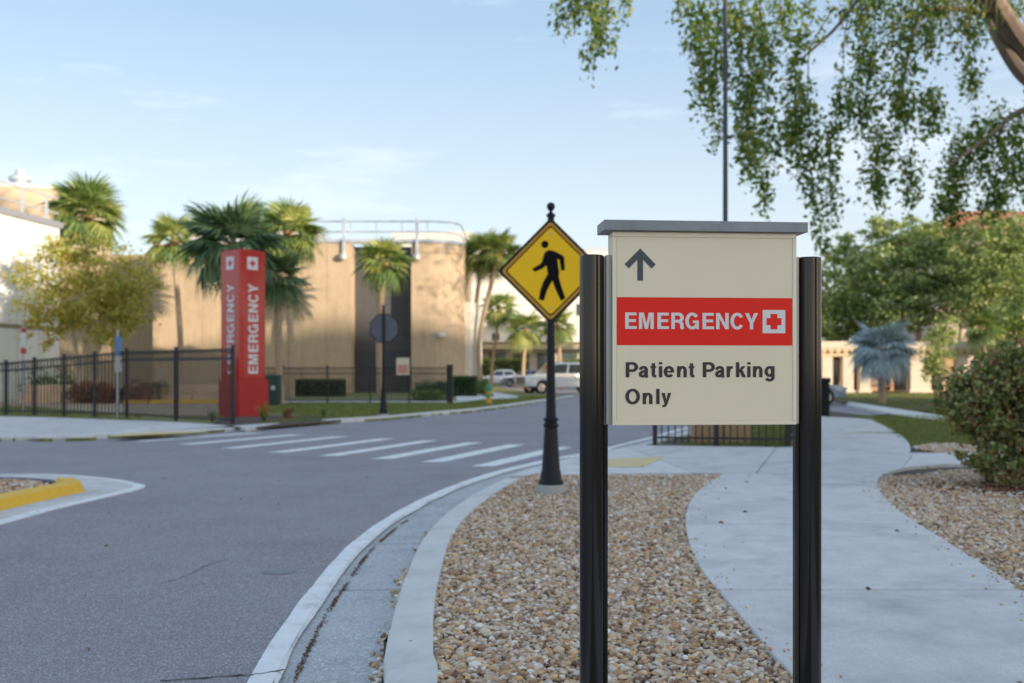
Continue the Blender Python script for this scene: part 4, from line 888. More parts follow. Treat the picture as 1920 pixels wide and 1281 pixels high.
# ================================================================ VEHICLES
tyre_m = mat('tyre', (.012,.012,.012), rough=.8); rim_m = mat('rim_alloy', (.5,.5,.52), rough=.25, metal=.8)
glass_c = glass_mat('car_glass', (.02,.03,.04))
def paint(name, c): return mat(name, c, rough=.25, var=.02, metal=.3, coat=.6)
def wheel(t, x, y, r, w=.22):
    s = 1 if y > 0 else -1
    g = link('wheel', MB().lathe([(r*.62,-w/2),(r*.94,-w/2),(r,-w*.35),(r,w*.35),(r*.94,w/2),(r*.62,w/2)], 26, cap=False).mesh('tyre', tyre_m, smooth=True), t)
    g.rotation_euler = (R(90),0,0); g.location = (x,y,r)
    mb = MB().lathe([(0,-.02),(r*.63,-.03),(r*.64,.04),(r*.58,.05),(r*.56,.02),(r*.15,.03),(0,.05)], 22, cap=False)
    for k in range(5):
        a = math.tau*k/5; c_, s_ = math.cos(a), math.sin(a); mb.add([(c_*r*.1-s_*.03,s_*r*.1+c_*.03,.05),(c_*r*.1+s_*.03,s_*r*.1-c_*.03,.05),(c_*r*.58+s_*.045,s_*r*.58-c_*.045,.055),(c_*r*.58-s_*.045,s_*r*.58+c_*.045,.055)], [(0,1,2,3)])
    rm = link('rim', mb.mesh('rim', rim_m, smooth=False), g); rm.rotation_euler = (0,0,0) if s < 0 else (R(180),0,0); rm.location = (0,0,w*.30 if s < 0 else -w*.30)
def car_body(t, prof, W, m, name='body', inset=0, z_in=0):
    """side outline lofted across the width with pinched ends"""
    n = len(prof); ys = [(-.5,.955),(-.44,1.0),(.44,1.0),(.5,.955)]; mb = MB(); v = []
    zc_ = sum(p[1] for p in prof)/n; xc_ = sum(p[0] for p in prof)/n
    for y, k in ys: v += [(xc_+(p[0]-xc_)*k, y*W, zc_+(p[1]-zc_)*(.5+.5*k)) for p in prof]
    f = [tuple(range(n)), tuple(range(4*n-1,3*n-1,-1))]
    for j in range(3): f += [(j*n+(i+1)%n, j*n+i, (j+1)*n+i, (j+1)*n+(i+1)%n) for i in range(n)]
    return mb.add(v, f).build(name, m, t, bevel=.025, smooth=True)
def greenhouse(t, lo, hi, W0, W1, z0, z1, m, gm):
    """lo, hi: (x front, x rear) at belt and roof"""
    v = [(lo[0],-W0/2,z0),(lo[1],-W0/2,z0),(lo[1],W0/2,z0),(lo[0],W0/2,z0),(hi[0],-W1/2,z1),(hi[1],-W1/2,z1),(hi[1],W1/2,z1),(hi[0],W1/2,z1)]
    MB().add(v, [(3,2,1,0),(4,5,6,7),(0,1,5,4),(1,2,6,5),(2,3,7,6),(3,0,4,7)]).build('cabin', m, t, bevel=.05, smooth=True)
    def lerp(a, b, k): return [a[i]+(b[i]-a[i])*k for i in range(3)]
    def quad(a, b, c, d, u0, u1, w0, w1, off, name):
        pts = []
        for u, w in ((u0,w0),(u1,w0),(u1,w1),(u0,w1)): pts.append(Vector(lerp(lerp(a,b,u), lerp(d,c,u), w)))
        nn = (pts[1]-pts[0]).cross(pts[3]-pts[0]).normalized()*off
        MB().add([p+nn for p in pts], [(0,1,2,3)]).build(name, gm, t)
    A, B, C, D_, E_, F_, G_, H_ = v
    quad(A, B, F_, E_, .06, .47, .12, .86, .012, 'side_window'); quad(A, B, F_, E_, .52, .94, .12, .86, .012, 'side_window')
    quad(D_, C, G_, H_, .06, .47, .12, .86, -.012, 'side_window'); quad(D_, C, G_, H_, .52, .94, .12, .86, -.012, 'side_window')
    quad(D_, A, E_, H_, .06, .94, .1, .9, .012, 'windscreen'); quad(B, C, G_, F_, .06, .94, .1, .9, .012, 'rear_window')
def arch(cx, r, n=9): return [(cx+r*math.cos(R(180-180*i/(n-1))), .34+r*math.sin(R(180-180*i/(n-1)))) for i in range(n)]
def sedan(label, loc, rz, m, L=4.5, W=1.78, H=1.45, group=None, name='parked_car'):
    t = thing(name, label, 'car', loc, rz, group); h = L/2; wf, wr = -h+.85, h-.95
    prof = [(-h,.35),(-h+.02,.62),(-h+.25,.78),(-h+1.25,.92),(h-1.0,.96),(h-.12,.92),(h,.70),(h-.02,.34)] + [(wr+.36,.27)] + [(p[0],p[1]) for p in arch(wr,.36)[::-1]] + [(wr-.36,.24),(wf+.36,.24)] + arch(wf,.36)[::-1] + [(wf-.36,.27)]
    car_body(t, prof, W, m)
    greenhouse(t, (-h+1.2,h-.65), (-h+1.95,h-1.25), W*.93, W*.70, .90, H, m, glass_c)
    for x in (wf, wr):
        for y in (-W*.44, W*.44): wheel(t, x, y, .32)
    for y in (-.62,.62):
        MB().box(-h-.005,-h+.18,y-.2,y+.2,.60,.72).build('headlight', mat('headlight',(.75,.78,.8),rough=.15), t, bevel=.03); MB().box(h-.15,h+.006,y-.2,y+.2,.68,.82).build('tail_light', mat('tail_light',(.35,.02,.02),rough=.2), t, bevel=.03)
    return t
silver = paint('paint_silver', (.72,.74,.76)); white_c = paint('paint_white', (.66,.70,.80)); grey_c = paint('paint_grey', (.30,.33,.40)); dark_c = paint('paint_dark', (.33,.36,.42))
# pickup truck
tk = thing('pickup_truck', 'silver crew cab pickup truck parked at the end of the road', 'truck', (3.15, 60.2, 0), R(22))
h = 2.85; wf, wr = -h+.95, h-1.2; Wt = 1.95
prof = [(-h,.48),(-h,.95),(-h+.1,1.12),(-h+1.35,1.20),(h-2.1,1.22),(h-.05,1.20),(h,1.1),(h,.55),(wr+.50,.50)] + [(wr+.46*math.cos(R(a)), .40+.46*math.sin(R(a))) for a in range(0,181,22)] + [(wr-.5,.42),(wf+.5,.42)] + [(wf+.46*math.cos(R(a)), .40+.46*math.sin(R(a))) for a in range(0,181,22)] + [(wf-.5,.46)]
car_body(tk, prof, Wt, silver)
greenhouse(tk, (-h+1.3, h-1.75), (-h+1.95, h-2.0), Wt*.95, Wt*.78, 1.15, 1.88, silver, glass_c)
MB().box(-h-.03,-h+.05,-.62,.62,.62,1.02).build('grille', mat('grille_dark',(.10,.08,.06),rough=.3,metal=.6), tk, bevel=.02)
for k in range(4): MB().box(-h-.04,-h-.031,-.6,.6,.67+k*.09,.70+k*.09).build('grille_bar', mat('chrome',(.6,.6,.6),rough=.12,metal=1), tk)
MB().box(-h-.14,-h+.03,-.97,.97,.38,.60).build('bumper', mat('chrome',(.6,.6,.6)), tk, bevel=.03)
for y in (-.8,.8): MB().box(-h-.035,-h+.1,y-.15,y+.15,.74,1.02).build('headlight', mat('headlight',(.75,.78,.8)), tk, bevel=.03)
MB().box(h-1.68,h-.06,-.8,.8,1.225,1.235).build('bed_floor', mat('bed_black',(.02,.02,.02)), tk)
for y in (-1.1,1.1): MB().box(-h+1.5,-h+1.68,y-.1,y+.1,1.15,1.33).build('mirror', silver, tk, bevel=.03)
for y in (-1,1):
    MB().box(-h+2.0,-h+2.2,y*.978-.008,y*.978+.008,1.0,1.03).build('door_handle', mat('chrome',(.6,.6,.6)), tk); MB().box(-h+3.0,-h+3.2,y*.978-.008,y*.978+.008,1.0,1.03).build('door_handle', mat('chrome',(.6,.6,.6)), tk)
    for x in (wf, wr): wheel(tk, x, y*.84, .40, .27)
sedan('white car parked behind the pickup truck near the tan building', (*((-1.131, 88.0, 34.158)[:2]), 0), R(8), white_c)
sedan('grey car parked between the white car and pickup truck', (*((1.35, 84.0, 32.669)[:2]), 0), R(-12), grey_c)
sedan('dark grey car with silver wheels nosing out behind the green bin', (11.45, 41.5, 0), R(180), dark_c, name='parked_car')

# ================================================================ VEGETATION
bark = mat('bark_brown', (.13,.095,.07), rough=.95, var=.3, scale=5, bump=.08, bscale=18, stretch=(1,1,.25))
oak_bark = mat('oak_bark', (.24,.18,.145), rough=.95, var=.35, scale=2, bump=.08, bscale=9, stretch=(1,1,.4))
bark_pale = mat('bark_pale', (.46,.37,.28), rough=.95, var=.2, scale=5, bump=.05, bscale=14)
palm_trunk_m = mat('palm_trunk', (.42,.31,.21), rough=.95, var=.18, scale=3, bump=.08, bscale=9, stretch=(1,1,5))
boot_m = mat('palm_boot', (.30,.16,.08), rough=.95, var=.3, scale=8)
palm_leaf = leaf_mat('palm_leaf', [(0.083, 0.141, 0.049), (0.167, 0.25, 0.075), (0.316, 0.367, 0.1), (0.467, 0.483, 0.151)], trans=.25, rough=.45, thing_var=.6)
palm_leaf_shaded = leaf_mat('palm_leaf_shaded', [(0.063, 0.126, 0.079), (0.141, 0.227, 0.111), (0.255, 0.329, 0.133)], trans=.2, rough=.45, thing_var=.6)  # darker leaf copy: shade on the palms behind the pylon put into colour
palm_leaf_silver = leaf_mat('palm_leaf_silver', [(0.25, 0.343, 0.406), (0.39, 0.499, 0.562), (0.562, 0.62, 0.62)], trans=.15, rough=.5, thing_var=.5)

def frond_mesh(name, m, seed, droop=.35, n=24, spread=118, split=.35):
    """fan leaf: stalk along +X, pleated blades spreading from its end; unit length about 1"""
    rr = random.Random(seed); v = []; f = []
    def quad_strip(pts, ws, up):
        o = len(v)
        for (p, w, d) in zip(pts, ws, up):
            v.append(tuple(p+d*w)); v.append(tuple(p-d*w))
        for i in range(len(pts)-1): f.append((o+2*i, o+2*i+1, o+2*i+3, o+2*i+2))
    st = [Vector((t*.42, 0, -.10*t*t)) for t in (0,.5,1)]
    quad_strip(st, [.016,.012,.010], [Vector((0,1,0))]*3)
    hub = st[-1]
    for k in range(n):
        a = R(-spread+2*spread*k/(n-1)); L = .58*(1-.22*abs(a)/R(spread))*rr.uniform(.88,1.08); pts = []; ws = []; ups = []
        d = Vector((math.cos(a), math.sin(a), 0)); s = Vector((-math.sin(a), math.cos(a), .55*(1 if k % 2 else -1))).normalized()
        for t in (0,.4,.75,1.0):
            z = .10*t*abs(math.sin(a))*1.2 - droop*t**2.2*L*1.5 - .22*t*t*max(0, math.cos(a))*L
            q = hub + d*(L*t) + Vector((0,0,z)); q.x -= .18*t*t*droop*L*math.cos(a)
            pts.append(q); ws.append([.006,.034,.022,.002][(0,.4,.75,1.0).index(t)]); ups.append(s)
        quad_strip(pts, ws, ups)
    me = bpy.data.meshes.new(name); me.from_pydata(v, [], f); me.update(); me.materials.append(m); return me
# blades of one frond are joined at the hub by a shared stalk vertex ring so that each frond reads as one leaf
FR = {k: [frond_mesh('frond', m, i, dr) for i, dr in enumerate((.20,.38,.60))] for k, m in (('green',palm_leaf),('dark',palm_leaf_shaded),('silver',palm_leaf_silver))}
def palm(label, foot, top, Rc, kind='green', n=30, tr=.17, bend=(0,0), group='cabbage palms', name='fan_palm', skirt=True):
    """foot (x, y), top (x, z of crown centre), crown radius"""
    t = thing(name, label, 'palm tree', (foot[0], foot[1], .05), 0, group)
    dx = top[0]-foot[0]; h = top[1]-.05; rr = random.Random(label)
    path = catmull([(0,0,0),(dx*.25+bend[0],bend[1],h*.35),(dx*.7+bend[0]*.6,bend[1]*.5,h*.72),(dx,0,h)], 5)
    n_ = len(path); rads = [tr*(1.25-.35*min(1,i/3)) if i < 3 else tr*(.92-.12*i/n_) for i in range(n_)]
    MB().tube(path, rads, 12).build('trunk', palm_trunk_m, t, smooth=True)
    bt = MB(); cx_, cz_ = dx, h
    bt.lathe([(tr*.85,-Rc*.62),(tr*1.35,-Rc*.45),(tr*1.7,-Rc*.22),(tr*1.4,0),(tr*.4,Rc*.12)], 12, (cx_,0,cz_))
    bt.build('leaf_bases', boot_m, t)
    for k in range(n):
        u = (k+.5)/n; el = 82-112*u**.85 if skirt else 78-95*u; az = k*137.5+rr.uniform(-16,16)
        me = FR[kind][0 if el > 40 else 1 if el > -5 else 2]
        o = link('frond', me, t, (cx_, 0, cz_-Rc*.06*u)); s = Rc*rr.uniform(.9,1.12)
        o.rotation_euler = (R(rr.uniform(-22,22)), R(-el+rr.uniform(-8,8)), R(az)); o.scale = (s,s,s)
    return t
palm('tall cabbage palm rising behind the yellow green tree at left', ((-23.139, 54.0, 21.502)[0],54), ((-22.994, 54.0, 21.502)[0],(-27.766, 54.0, 9.788)[2]), 2.3717, n=34)
palm('cabbage palm with slim lit trunk standing left of the red pylon', ((-17.657, 53.0, 21.13)[0],53), ((-18.026, 53.0, 21.13)[0],(-27.252, 53.0, 8.298)[2]), 1.76, n=26, bend=(.1,0))
palm('big dark cabbage palm crown directly behind the red pylon', ((-10.067, 37.0, 15.173)[0],37), ((-10.385, 37.0, 15.173)[0],(-19.025, 37.0, 6.018)[2]), 2.0611, 'dark', n=42)
palm('bright cabbage palm with pale trunk right of the red pylon', ((-11.087, 50.0, 20.013)[0],50), ((-11.248, 50.0, 20.013)[0],(-25.71, 50.0, 8.363)[2]), 2.0354, n=32)
palm('short dark cabbage palm just behind the right face of the pylon', ((-9.108, 39.0, 15.918)[0],39), ((-9.191, 39.0, 15.918)[0],(-20.054, 39.0, 5.014)[2]), 1.3369, 'dark', n=30)
palm('cabbage palm standing before the dark recess of tan building', ((-7.144, 54.0, 21.502)[0],54), ((-6.999, 54.0, 21.502)[0],(-27.766, 54.0, 7.271)[2]), 1.7354, n=30, bend=(-.1,0), tr=.2)
palm('left leaning palm of the pair at the curved building corner', ((-2.261, 63.0, 24.852)[0],63), ((-1.856, 63.0, 24.852)[0],(-32.394, 63.0, 8.722)[2]), 1.7547, n=28, bend=(-.35,0))
palm('right leaning palm of the pair at the curved building corner', ((-1.893, 62.0, 24.48)[0],62), ((-0.797, 62.0, 24.48)[0],(-31.88, 62.0, 8.805)[2]), 1.6604, n=28, bend=(-.45,0))
palm('small palm low behind the palm pair before the white wing', ((-1.585, 74.0, 28.947)[0],74), ((-0.951, 74.0, 28.947)[0],(-38.05, 74.0, 5.958)[2]), 1.6647, n=24, tr=.14)
palm('small palm before the white wing just left of the crossing sign pole', ((0.771, 72.0, 28.202)[0],72), ((0.964, 72.0, 28.202)[0],(-37.022, 72.0, 4.369)[2]), 1.6968, n=24, tr=.15)
palm('small palm before the white wing just right of the crossing sign pole', ((3.548, 72.0, 28.202)[0],72), ((3.317, 72.0, 28.202)[0],(-37.022, 72.0, 4.601)[2]), 1.6197, n=24, tr=.15)
palm('silver blue fan palm with pink ribbon on the right lawn', ((14.869, 40.0, 16.29)[0],40), ((14.89, 40.0, 16.29)[0],(-20.568, 40.0, 2.257)[2]), 1.414, 'silver', n=44, tr=.14, group=None, name='silver_palm')
rb = thing('pink_ribbon', 'pink ribbon tied round the silver palm trunk', 'ribbon', ((14.794, 39.8, 16.216)[0], 40, 1.05)); MB().lathe([(.17,0),(.175,.2),(.17,.42)], 14, cap=False).build('band', mat('ribbon_pink',(.55,.07,.10),rough=.6), rb); MB().box(-.02,.03,-.2,-.17,-.25,.2).build('tail', mat('ribbon_pink',(.55,.07,.10)), rb)
palm('green palm half hidden among the trees above the colonnade', ((26.695, 56.0, 22.246)[0],56), ((26.455, 56.0, 22.246)[0],(-28.795, 56.0, 3.71)[2]), 1.2598, n=26, tr=.15)

def tree(name, label, foot, blobs, n, leaf, m, trunk_r, limbs, bm=bark, cat='tree', group=None, clumps=60, cl=.2, aspect=.6, shell=.55, z0=.05):
    t = thing(name, label, cat, (foot[0], foot[1], z0), 0, group); o = np.array([foot[0], foot[1], z0])
    for i, (pts, r0, r1) in enumerate(limbs):
        p = catmull([tuple(np.array(q)-o) for q in pts], 5); rad = [r0+(r1-r0)*k/(len(p)-1) for k in range(len(p))]
        MB().tube(p, rad, 9).build('trunk' if i == 0 else 'limb', bm, t, smooth=True)
    P = crown_points(blobs, n, clumps, cl, shell)-o
    link('crown', leaf_mesh('crown', P, leaf, m, aspect), t)
    return t
yg = leaf_mat('leaf_yellow_green', [(0.221, 0.247, 0.052), (0.416, 0.429, 0.091), (0.598, 0.559, 0.156), (0.52, 0.351, 0.13)], trans=.4, rough=.55)
lt_f = (-18.702, 43.0, 17.407)
tree('deciduous_tree', 'yellow green leafy tree with several pale stems behind left railing', (lt_f[0], 43),
     [((-18.656, 43.0, 4.509), (2.6,2.0,1.5)), ((-19.577, 43.0, 5.661), (1.9,1.6,1.1)), ((-17.159, 43.0, 5.431), (1.9,1.6,1.3)), ((-17.734, 43.0, 3.588), (1.9,1.6,1.2)), ((-19.922, 43.0, 3.588), (1.3,1.3,1.2)), ((-16.583, 43.0, 4.049), (1.3,1.3,1.3)), ((-18.656, 43.0, 6.697), (1.3,1.2,.8))],
     10500, .17, yg, .16, [([(-18.702, 43.0, -0.028),(-18.748, 43.0, 1.515),(-19.001, 43.0, 3.127),(-19.577, 43.0, 4.97)], .15, .04), ([(-18.786, 43.3, -0.038),(-18.206, 43.3, 1.516),(-17.504, 43.0, 3.588),(-17.159, 43.0, 5.2)], .12, .03), ([(-18.661, 42.8, -0.021),(-18.471, 43.0, 2.206),(-18.195, 43.0, 4.509),(-18.425, 43.0, 6.352)], .11, .03)], bm=bark_pale, clumps=150, cl=.16)
oakleaf_far = leaf_mat('leaf_oak_far', [(0.095, 0.159, 0.063), (0.205, 0.285, 0.095), (0.381, 0.475, 0.141), (0.66, 0.66, 0.253)], trans=.3, rough=.55)
olive = leaf_mat('leaf_olive', [(0.108, 0.165, 0.072), (0.215, 0.303, 0.107), (0.365, 0.429, 0.168), (0.561, 0.606, 0.24)], trans=.3, rough=.55)
def far_tree(label, px, d, blobs, n, leaf, m, lims):
    return tree('oak_tree', label, (px, d), blobs, n, leaf, m, .3, lims, bm=bark_pale, group='trees beyond the colonnade', clumps=240, cl=.11, shell=.35)
far_tree('dense dark oak directly right of the emergency sign', (25.238, 76.0, 29.691)[0], 76, [((25.035, 76.0, 7.71),(3.4,3,2.6)),((26.46, 76.0, 5.267),(3.5,3,2.2)),((23.61, 76.0, 5.267),(3,3,2.4)),((27.681, 76.0, 8.524),(3.0,3,2.2)),((25.983, 77.0, 10.267),(2.4,2.4,1.6))], 13000, .30, oakleaf_far,
         [([(25.238, 76.0, 0.586),(25.442, 76.0, 3.232),(26.052, 76.0, 6.895),(26.541, 76.0, 10.559)], .3, .08), ([(25.442, 76.0, 2.825),(24.424, 76.0, 5.267),(24.017, 76.0, 8.524)], .18, .05)])
far_tree('spreading oak with pale limbs behind the silver palm', (29.001, 72.0, 28.202)[0], 72, [((28.152, 72.0, 8.92),(3.4,3,2.6)),((30.08, 72.0, 6.606),(3.2,3,2.2)),((27.766, 72.0, 5.835),(2.8,3,2.0)),((30.107, 73.0, 10.589),(3.0,3,2.0)),((27.761, 73.0, 11.762),(2.2,2.4,1.3)),((31.237, 72.0, 8.92),(2.4,2.4,2.2))], 14000, .29, olive,
         [([(29.309, 72.0, 0.629),(29.386, 72.0, 3.521),(29.502, 72.0, 6.606),(29.232, 72.0, 10.077)], .32, .07), ([(29.463, 72.0, 5.064),(30.466, 72.0, 7.378),(31.044, 72.0, 10.077)], .2, .05), ([(29.386, 72.0, 4.292),(28.152, 72.0, 6.606),(27.381, 72.0, 8.92)], .17, .05)])
far_tree('tall sunlit oak standing before the terracotta roof', (32.416, 68.0, 26.713)[0], 68, [((32.051, 68.0, 8.502),(2.8,3,2.6)),((34.237, 68.0, 7.774),(2.8,3,2.8)),((33.508, 68.0, 10.688),(2.8,3,1.6)),((31.414, 69.0, 10.455),(1.8,2,1.6)),((33.733, 67.0, 5.168),(2.6,2.6,2)),((31.323, 68.0, 5.953),(2.2,2.4,1.8)),((36.422, 68.0, 9.231),(3,3,3))], 14000, .27, olive,
         [([(33.071, 68.0, 0.417),(32.998, 68.0, 3.403),(32.416, 68.0, 6.317),(31.979, 68.0, 9.595)], .3, .07), ([(32.998, 68.0, 3.767),(33.69, 68.0, 6.317),(34.237, 68.0, 9.231)], .2, .05)])
far_tree('dark oak thicket between the pale limbed oak and terracotta roof', (35.994, 80.0, 31.18)[0], 80, [((35.994, 80.0, 8.47),(3.2,3,3.0)),((38.136, 80.0, 7.185),(3.2,3,2.6)),((39.422, 80.0, 10.613),(3,3,2.6))], 9000, .30, oakleaf_far,
         [([(35.994, 80.0, 0.543),(36.079, 80.0, 4.614),(36.422, 80.0, 8.042)], .3, .08)])
far_tree('rounded green oak filling the far right edge', (31.843, 58.0, 22.991)[0], 58, [((30.134, 58.0, 4.351),(2.2,2.4,1.9)),((31.998, 58.0, 6.215),(2.6,2.6,2.6)),((29.357, 58.0, 3.109),(1.5,2,1.2))], 8000, .24, oakleaf_far,
         [([(31.843, 58.0, 0.157),(31.687, 58.0, 2.798),(31.377, 58.0, 5.594)], .26, .07)])
far_tree('slim olive tree before the colonnade right of its wide column', (22.505, 52.0, 20.757)[0], 52, [((22.226, 52.0, 2.514),(.9,.9,1.3)),((22.7, 52.0, 3.489),(.8,.8,.9)),((21.864, 52.0, 1.539),(.6,.6,.8))], 2600, .15, oakleaf_far,
         [([(22.505, 52.0, 0.091),(22.449, 52.0, 1.539),(22.282, 52.0, 3.21)], .07, .02)])
# shrubs and hedges
hedge_m = leaf_mat('leaf_hedge', [(0.03, 0.059, 0.024), (0.059, 0.101, 0.034), (0.118, 0.168, 0.05)], trans=.2, rough=.5)
bush_m = leaf_mat('leaf_bush', [(0.072, 0.126, 0.036), (0.162, 0.234, 0.054), (0.288, 0.36, 0.09)], trans=.3, rough=.5)
def shrub(name, label, foot, rad, n, leaf, m, cat='shrub', group=None, box=False, aspect=.55, clumps=60, cl=.18):
    t = thing(name, label, cat, (foot[0], foot[1], .05), 0, group)
    if box:
        P = rng.uniform(-1, 1, (n,3)); ax_ = rng.integers(0, 3, n); P[np.arange(n), ax_] = np.sign(P[np.arange(n), ax_])*rng.uniform(.86,1.04,n); P = P*np.array(rad)*.97; P[:,2] += rad[2]
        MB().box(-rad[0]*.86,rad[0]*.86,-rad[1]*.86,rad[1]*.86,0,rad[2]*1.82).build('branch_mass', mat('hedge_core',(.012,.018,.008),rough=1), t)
    else:
        P = crown_points([((0,0,rad[2]),rad),((rad[0]*.3,-rad[1]*.2,rad[2]*.8),(rad[0]*.7,rad[1]*.7,rad[2]*.8)),((-rad[0]*.35,0,rad[2]*.75),(rad[0]*.65,rad[1]*.7,rad[2]*.75))], n, clumps, cl, .4)
        P = P[P[:,2] > .02]
        mb = MB()
        for k in range(9):
            a = math.tau*k/9; mb.tube([(0.03*math.cos(a),.03*math.sin(a),0),(rad[0]*.3*math.cos(a),rad[1]*.3*math.sin(a),rad[2]*.7),(rad[0]*.6*math.cos(a+.4),rad[1]*.6*math.sin(a+.4),rad[2]*1.3)], [.022,.014,.005], 5)
        mb.build('stem', bark, t)
    link('foliage', leaf_mesh('foliage', P, leaf, m, aspect), t); return t
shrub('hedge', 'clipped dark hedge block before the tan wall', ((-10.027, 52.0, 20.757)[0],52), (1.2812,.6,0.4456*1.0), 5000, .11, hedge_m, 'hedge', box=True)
shrub('shrub', 'rounded dark shrub behind the far railing near the notice', ((-3.646, 46.0, 18.524)[0],46), (0.9363,.7,0.5174), 3500, .10, hedge_m)
shrub('shrub', 'low rounded shrub in front of its darker neighbour at the gate post', ((-3.754, 43.8, 17.705)[0],43.8), (0.7038,.55,0.2815), 2600, .09, bush_m)
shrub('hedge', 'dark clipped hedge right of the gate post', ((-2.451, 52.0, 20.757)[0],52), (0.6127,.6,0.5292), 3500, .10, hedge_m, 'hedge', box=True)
shrub('shrub', 'yellow green shrub at the foot of the palm pair', ((-1.62, 54.0, 21.502)[0],54), (0.4628,.5,0.4628), 1800, .11, bush_m)
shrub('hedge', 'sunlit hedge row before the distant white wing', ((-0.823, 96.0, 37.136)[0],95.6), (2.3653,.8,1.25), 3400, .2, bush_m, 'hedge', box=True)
shrub('shrub', 'round green tree like shrub above the pickup bed', ((5.056, 80.0, 31.18)[0],80), (1.714,1.6,1.2855), 4500, .22, bush_m)
shrub('shrub', 'dark shrub behind the forecourt benches', ((-18.131, 50.0, 20.013)[0],50), (0.8034,.6,0.4017), 2200, .12, hedge_m)
red_m = leaf_mat('leaf_red_croton', [(.10,.03,.02),(.28,.08,.05),(.40,.20,.10),(.14,.12,.04)], trans=.3, rough=.5)
for i, (sx_, lab) in enumerate((((-17.354, 40.0, 16.29)[0],'red leafed croton shrub behind the left railing, leftmost of three'),((-16.39, 40.0, 16.29)[0],'red leafed croton shrub behind the left railing, middle of three'),((-15.212, 40.0, 16.29)[0],'red leafed croton shrub behind the left railing, rightmost of three'))):
    shrub('croton_shrub', lab, (sx_, 40.4), (.75,.5,.5), 1400, .12, red_m, group='croton shrubs')
shrub('shrub', 'green shrub against the white precast wall behind the railing', ((-19.922, 43.0, 17.407)[0],43.5), (1.6,.6,.75), 2500, .12, bush_m)
# blade plants at the pylon's foot
blade_m = leaf_mat('blade_plant', [(.06,.12,.02),(.14,.24,.04),(.25,.34,.08)], trans=.3)
def tuft(label, loc, h, n=26):
    t = thing('blade_plant', label, 'plant', (*loc, .07), 0, 'blade plants at the pylon')
    v = []; f = []; rr = random.Random(label)
    for k in range(n):
        a = rr.uniform(0, math.tau); l = h*rr.uniform(.7,1.2); sp_ = rr.uniform(.2,.75); w = .022; o = len(v)
        for s_k in (0,.5,1): 
            x = math.cos(a)*l*sp_*s_k**1.4; y = math.sin(a)*l*sp_*s_k**1.4; z = l*(s_k-.25*sp_*s_k*s_k); ww = w*(1-.85*s_k)
            v += [(x-math.sin(a)*ww, y+math.cos(a)*ww, z), (x+math.sin(a)*ww, y-math.cos(a)*ww, z)]
        f += [(o,o+1,o+3,o+2),(o+2,o+3,o+5,o+4)]
    me = bpy.data.meshes.new('blade'); me.from_pydata(v, [], f); me.update(); me.materials.append(blade_m); link('leaf_tuft', me, t)
tuft('bright strap leaved plant at the right foot of the pylon', (-6.358, 25.528), .5, 40)
tuft('smaller strap leaved plant on the bed edge farther right', (-5.198, 27.492), .38, 30)
tuft('strap leaved plant behind the railing left of the pylon', (-7.764, 25.792), .42, 26)
shrub('shrub', 'small dark reddish plant between pylon and stop sign', (-6.17, 27.492), (.16,.14,.22), 160, .09, red_m, clumps=10)

# reddish leaved shrub at right
rs_m = leaf_mat('leaf_photinia', [(0.07, 0.094, 0.043), (0.156, 0.203, 0.078), (0.265, 0.328, 0.109), (0.374, 0.39, 0.156), (0.343, 0.156, 0.109)], trans=.32, rough=.45)
rsf = (5.55, 11.6)
t = thing('flowering_shrub', 'big loose green shrub with reddish new leaves at right edge', 'shrub', (rsf[0], rsf[1], .05))
blobs = [((5.716, 11.6, 0.996), (.62,.6,.55)), ((6.027, 11.6, 1.369), (.6,.6,.42)), ((5.282, 11.4, 1.125), (.40,.4,.42)), ((5.174, 11.5, 0.938), (.26,.3,.30)), ((5.279, 11.2, 0.41), (.3,.3,.18)), ((5.819, 11.2, 0.29), (.5,.4,.2)), ((5.312, 11.6, 1.276), (.25,.3,.18)), ((5.778, 11.6, 1.493), (.45,.4,.22)), ((5.74, 11.4, 0.454), (.35,.4,.22)), ((6.213, 11.6, 0.748), (.7,.6,.7)), ((5.434, 11.4, 0.759), (.3,.35,.25)), ((6.4, 11.6, 1.245), (.6,.6,.5))]
P = crown_points(blobs, 23000, 420, .15, .2)-np.array([rsf[0], rsf[1], .05]); P = P[P[:,2] > .05]
link('foliage', leaf_mesh('foliage', P, .058, rs_m, .6, var=.5), t)
mb = MB()
for k, q in enumerate([(5.405, 11.6, 1.369),(5.174, 11.5, 1.0),(5.654, 11.6, 1.617),(5.903, 11.6, 1.68),(5.689, 11.3, 0.522),(5.434, 11.4, 0.759),(6.213, 11.6, 1.555),(5.568, 11.3, 1.249)]):
    p = np.array(q)-np.array([rsf[0], rsf[1], .05]); mb.tube([(random.uniform(-.05,.05),random.uniform(-.05,.05),0),(p[0]*.35,p[1]*.4,p[2]*.5),tuple(p)], [.018,.012,.004], 6)
mb.build('stem', bark, t)
red_leaf = leaf_mat('leaf_new_red', [(.22,.03,.02),(.35,.08,.04),(.40,.14,.06)], trans=.35)
k = rng.choice(len(P), 1300, replace=False); link('young_foliage', leaf_mesh('young_foliage', P[k]*1.04, .05, red_leaf, .5), t)
# fallen reddish leaves beneath it
P = np.stack([rng.normal(5.5,.42,900), rng.normal(10.9,.45,900), np.full(900,.093)],1)
tag(link('fallen_leaves', leaf_mesh('fallen_leaves', P, .05, leaf_mat('fallen_red',[(.07,.025,.02),(.16,.05,.03),(.26,.10,.05)],trans=.05), .5, up=.85)), 'reddish brown fallen leaves under the shrub', 'leaf litter', kind='stuff')

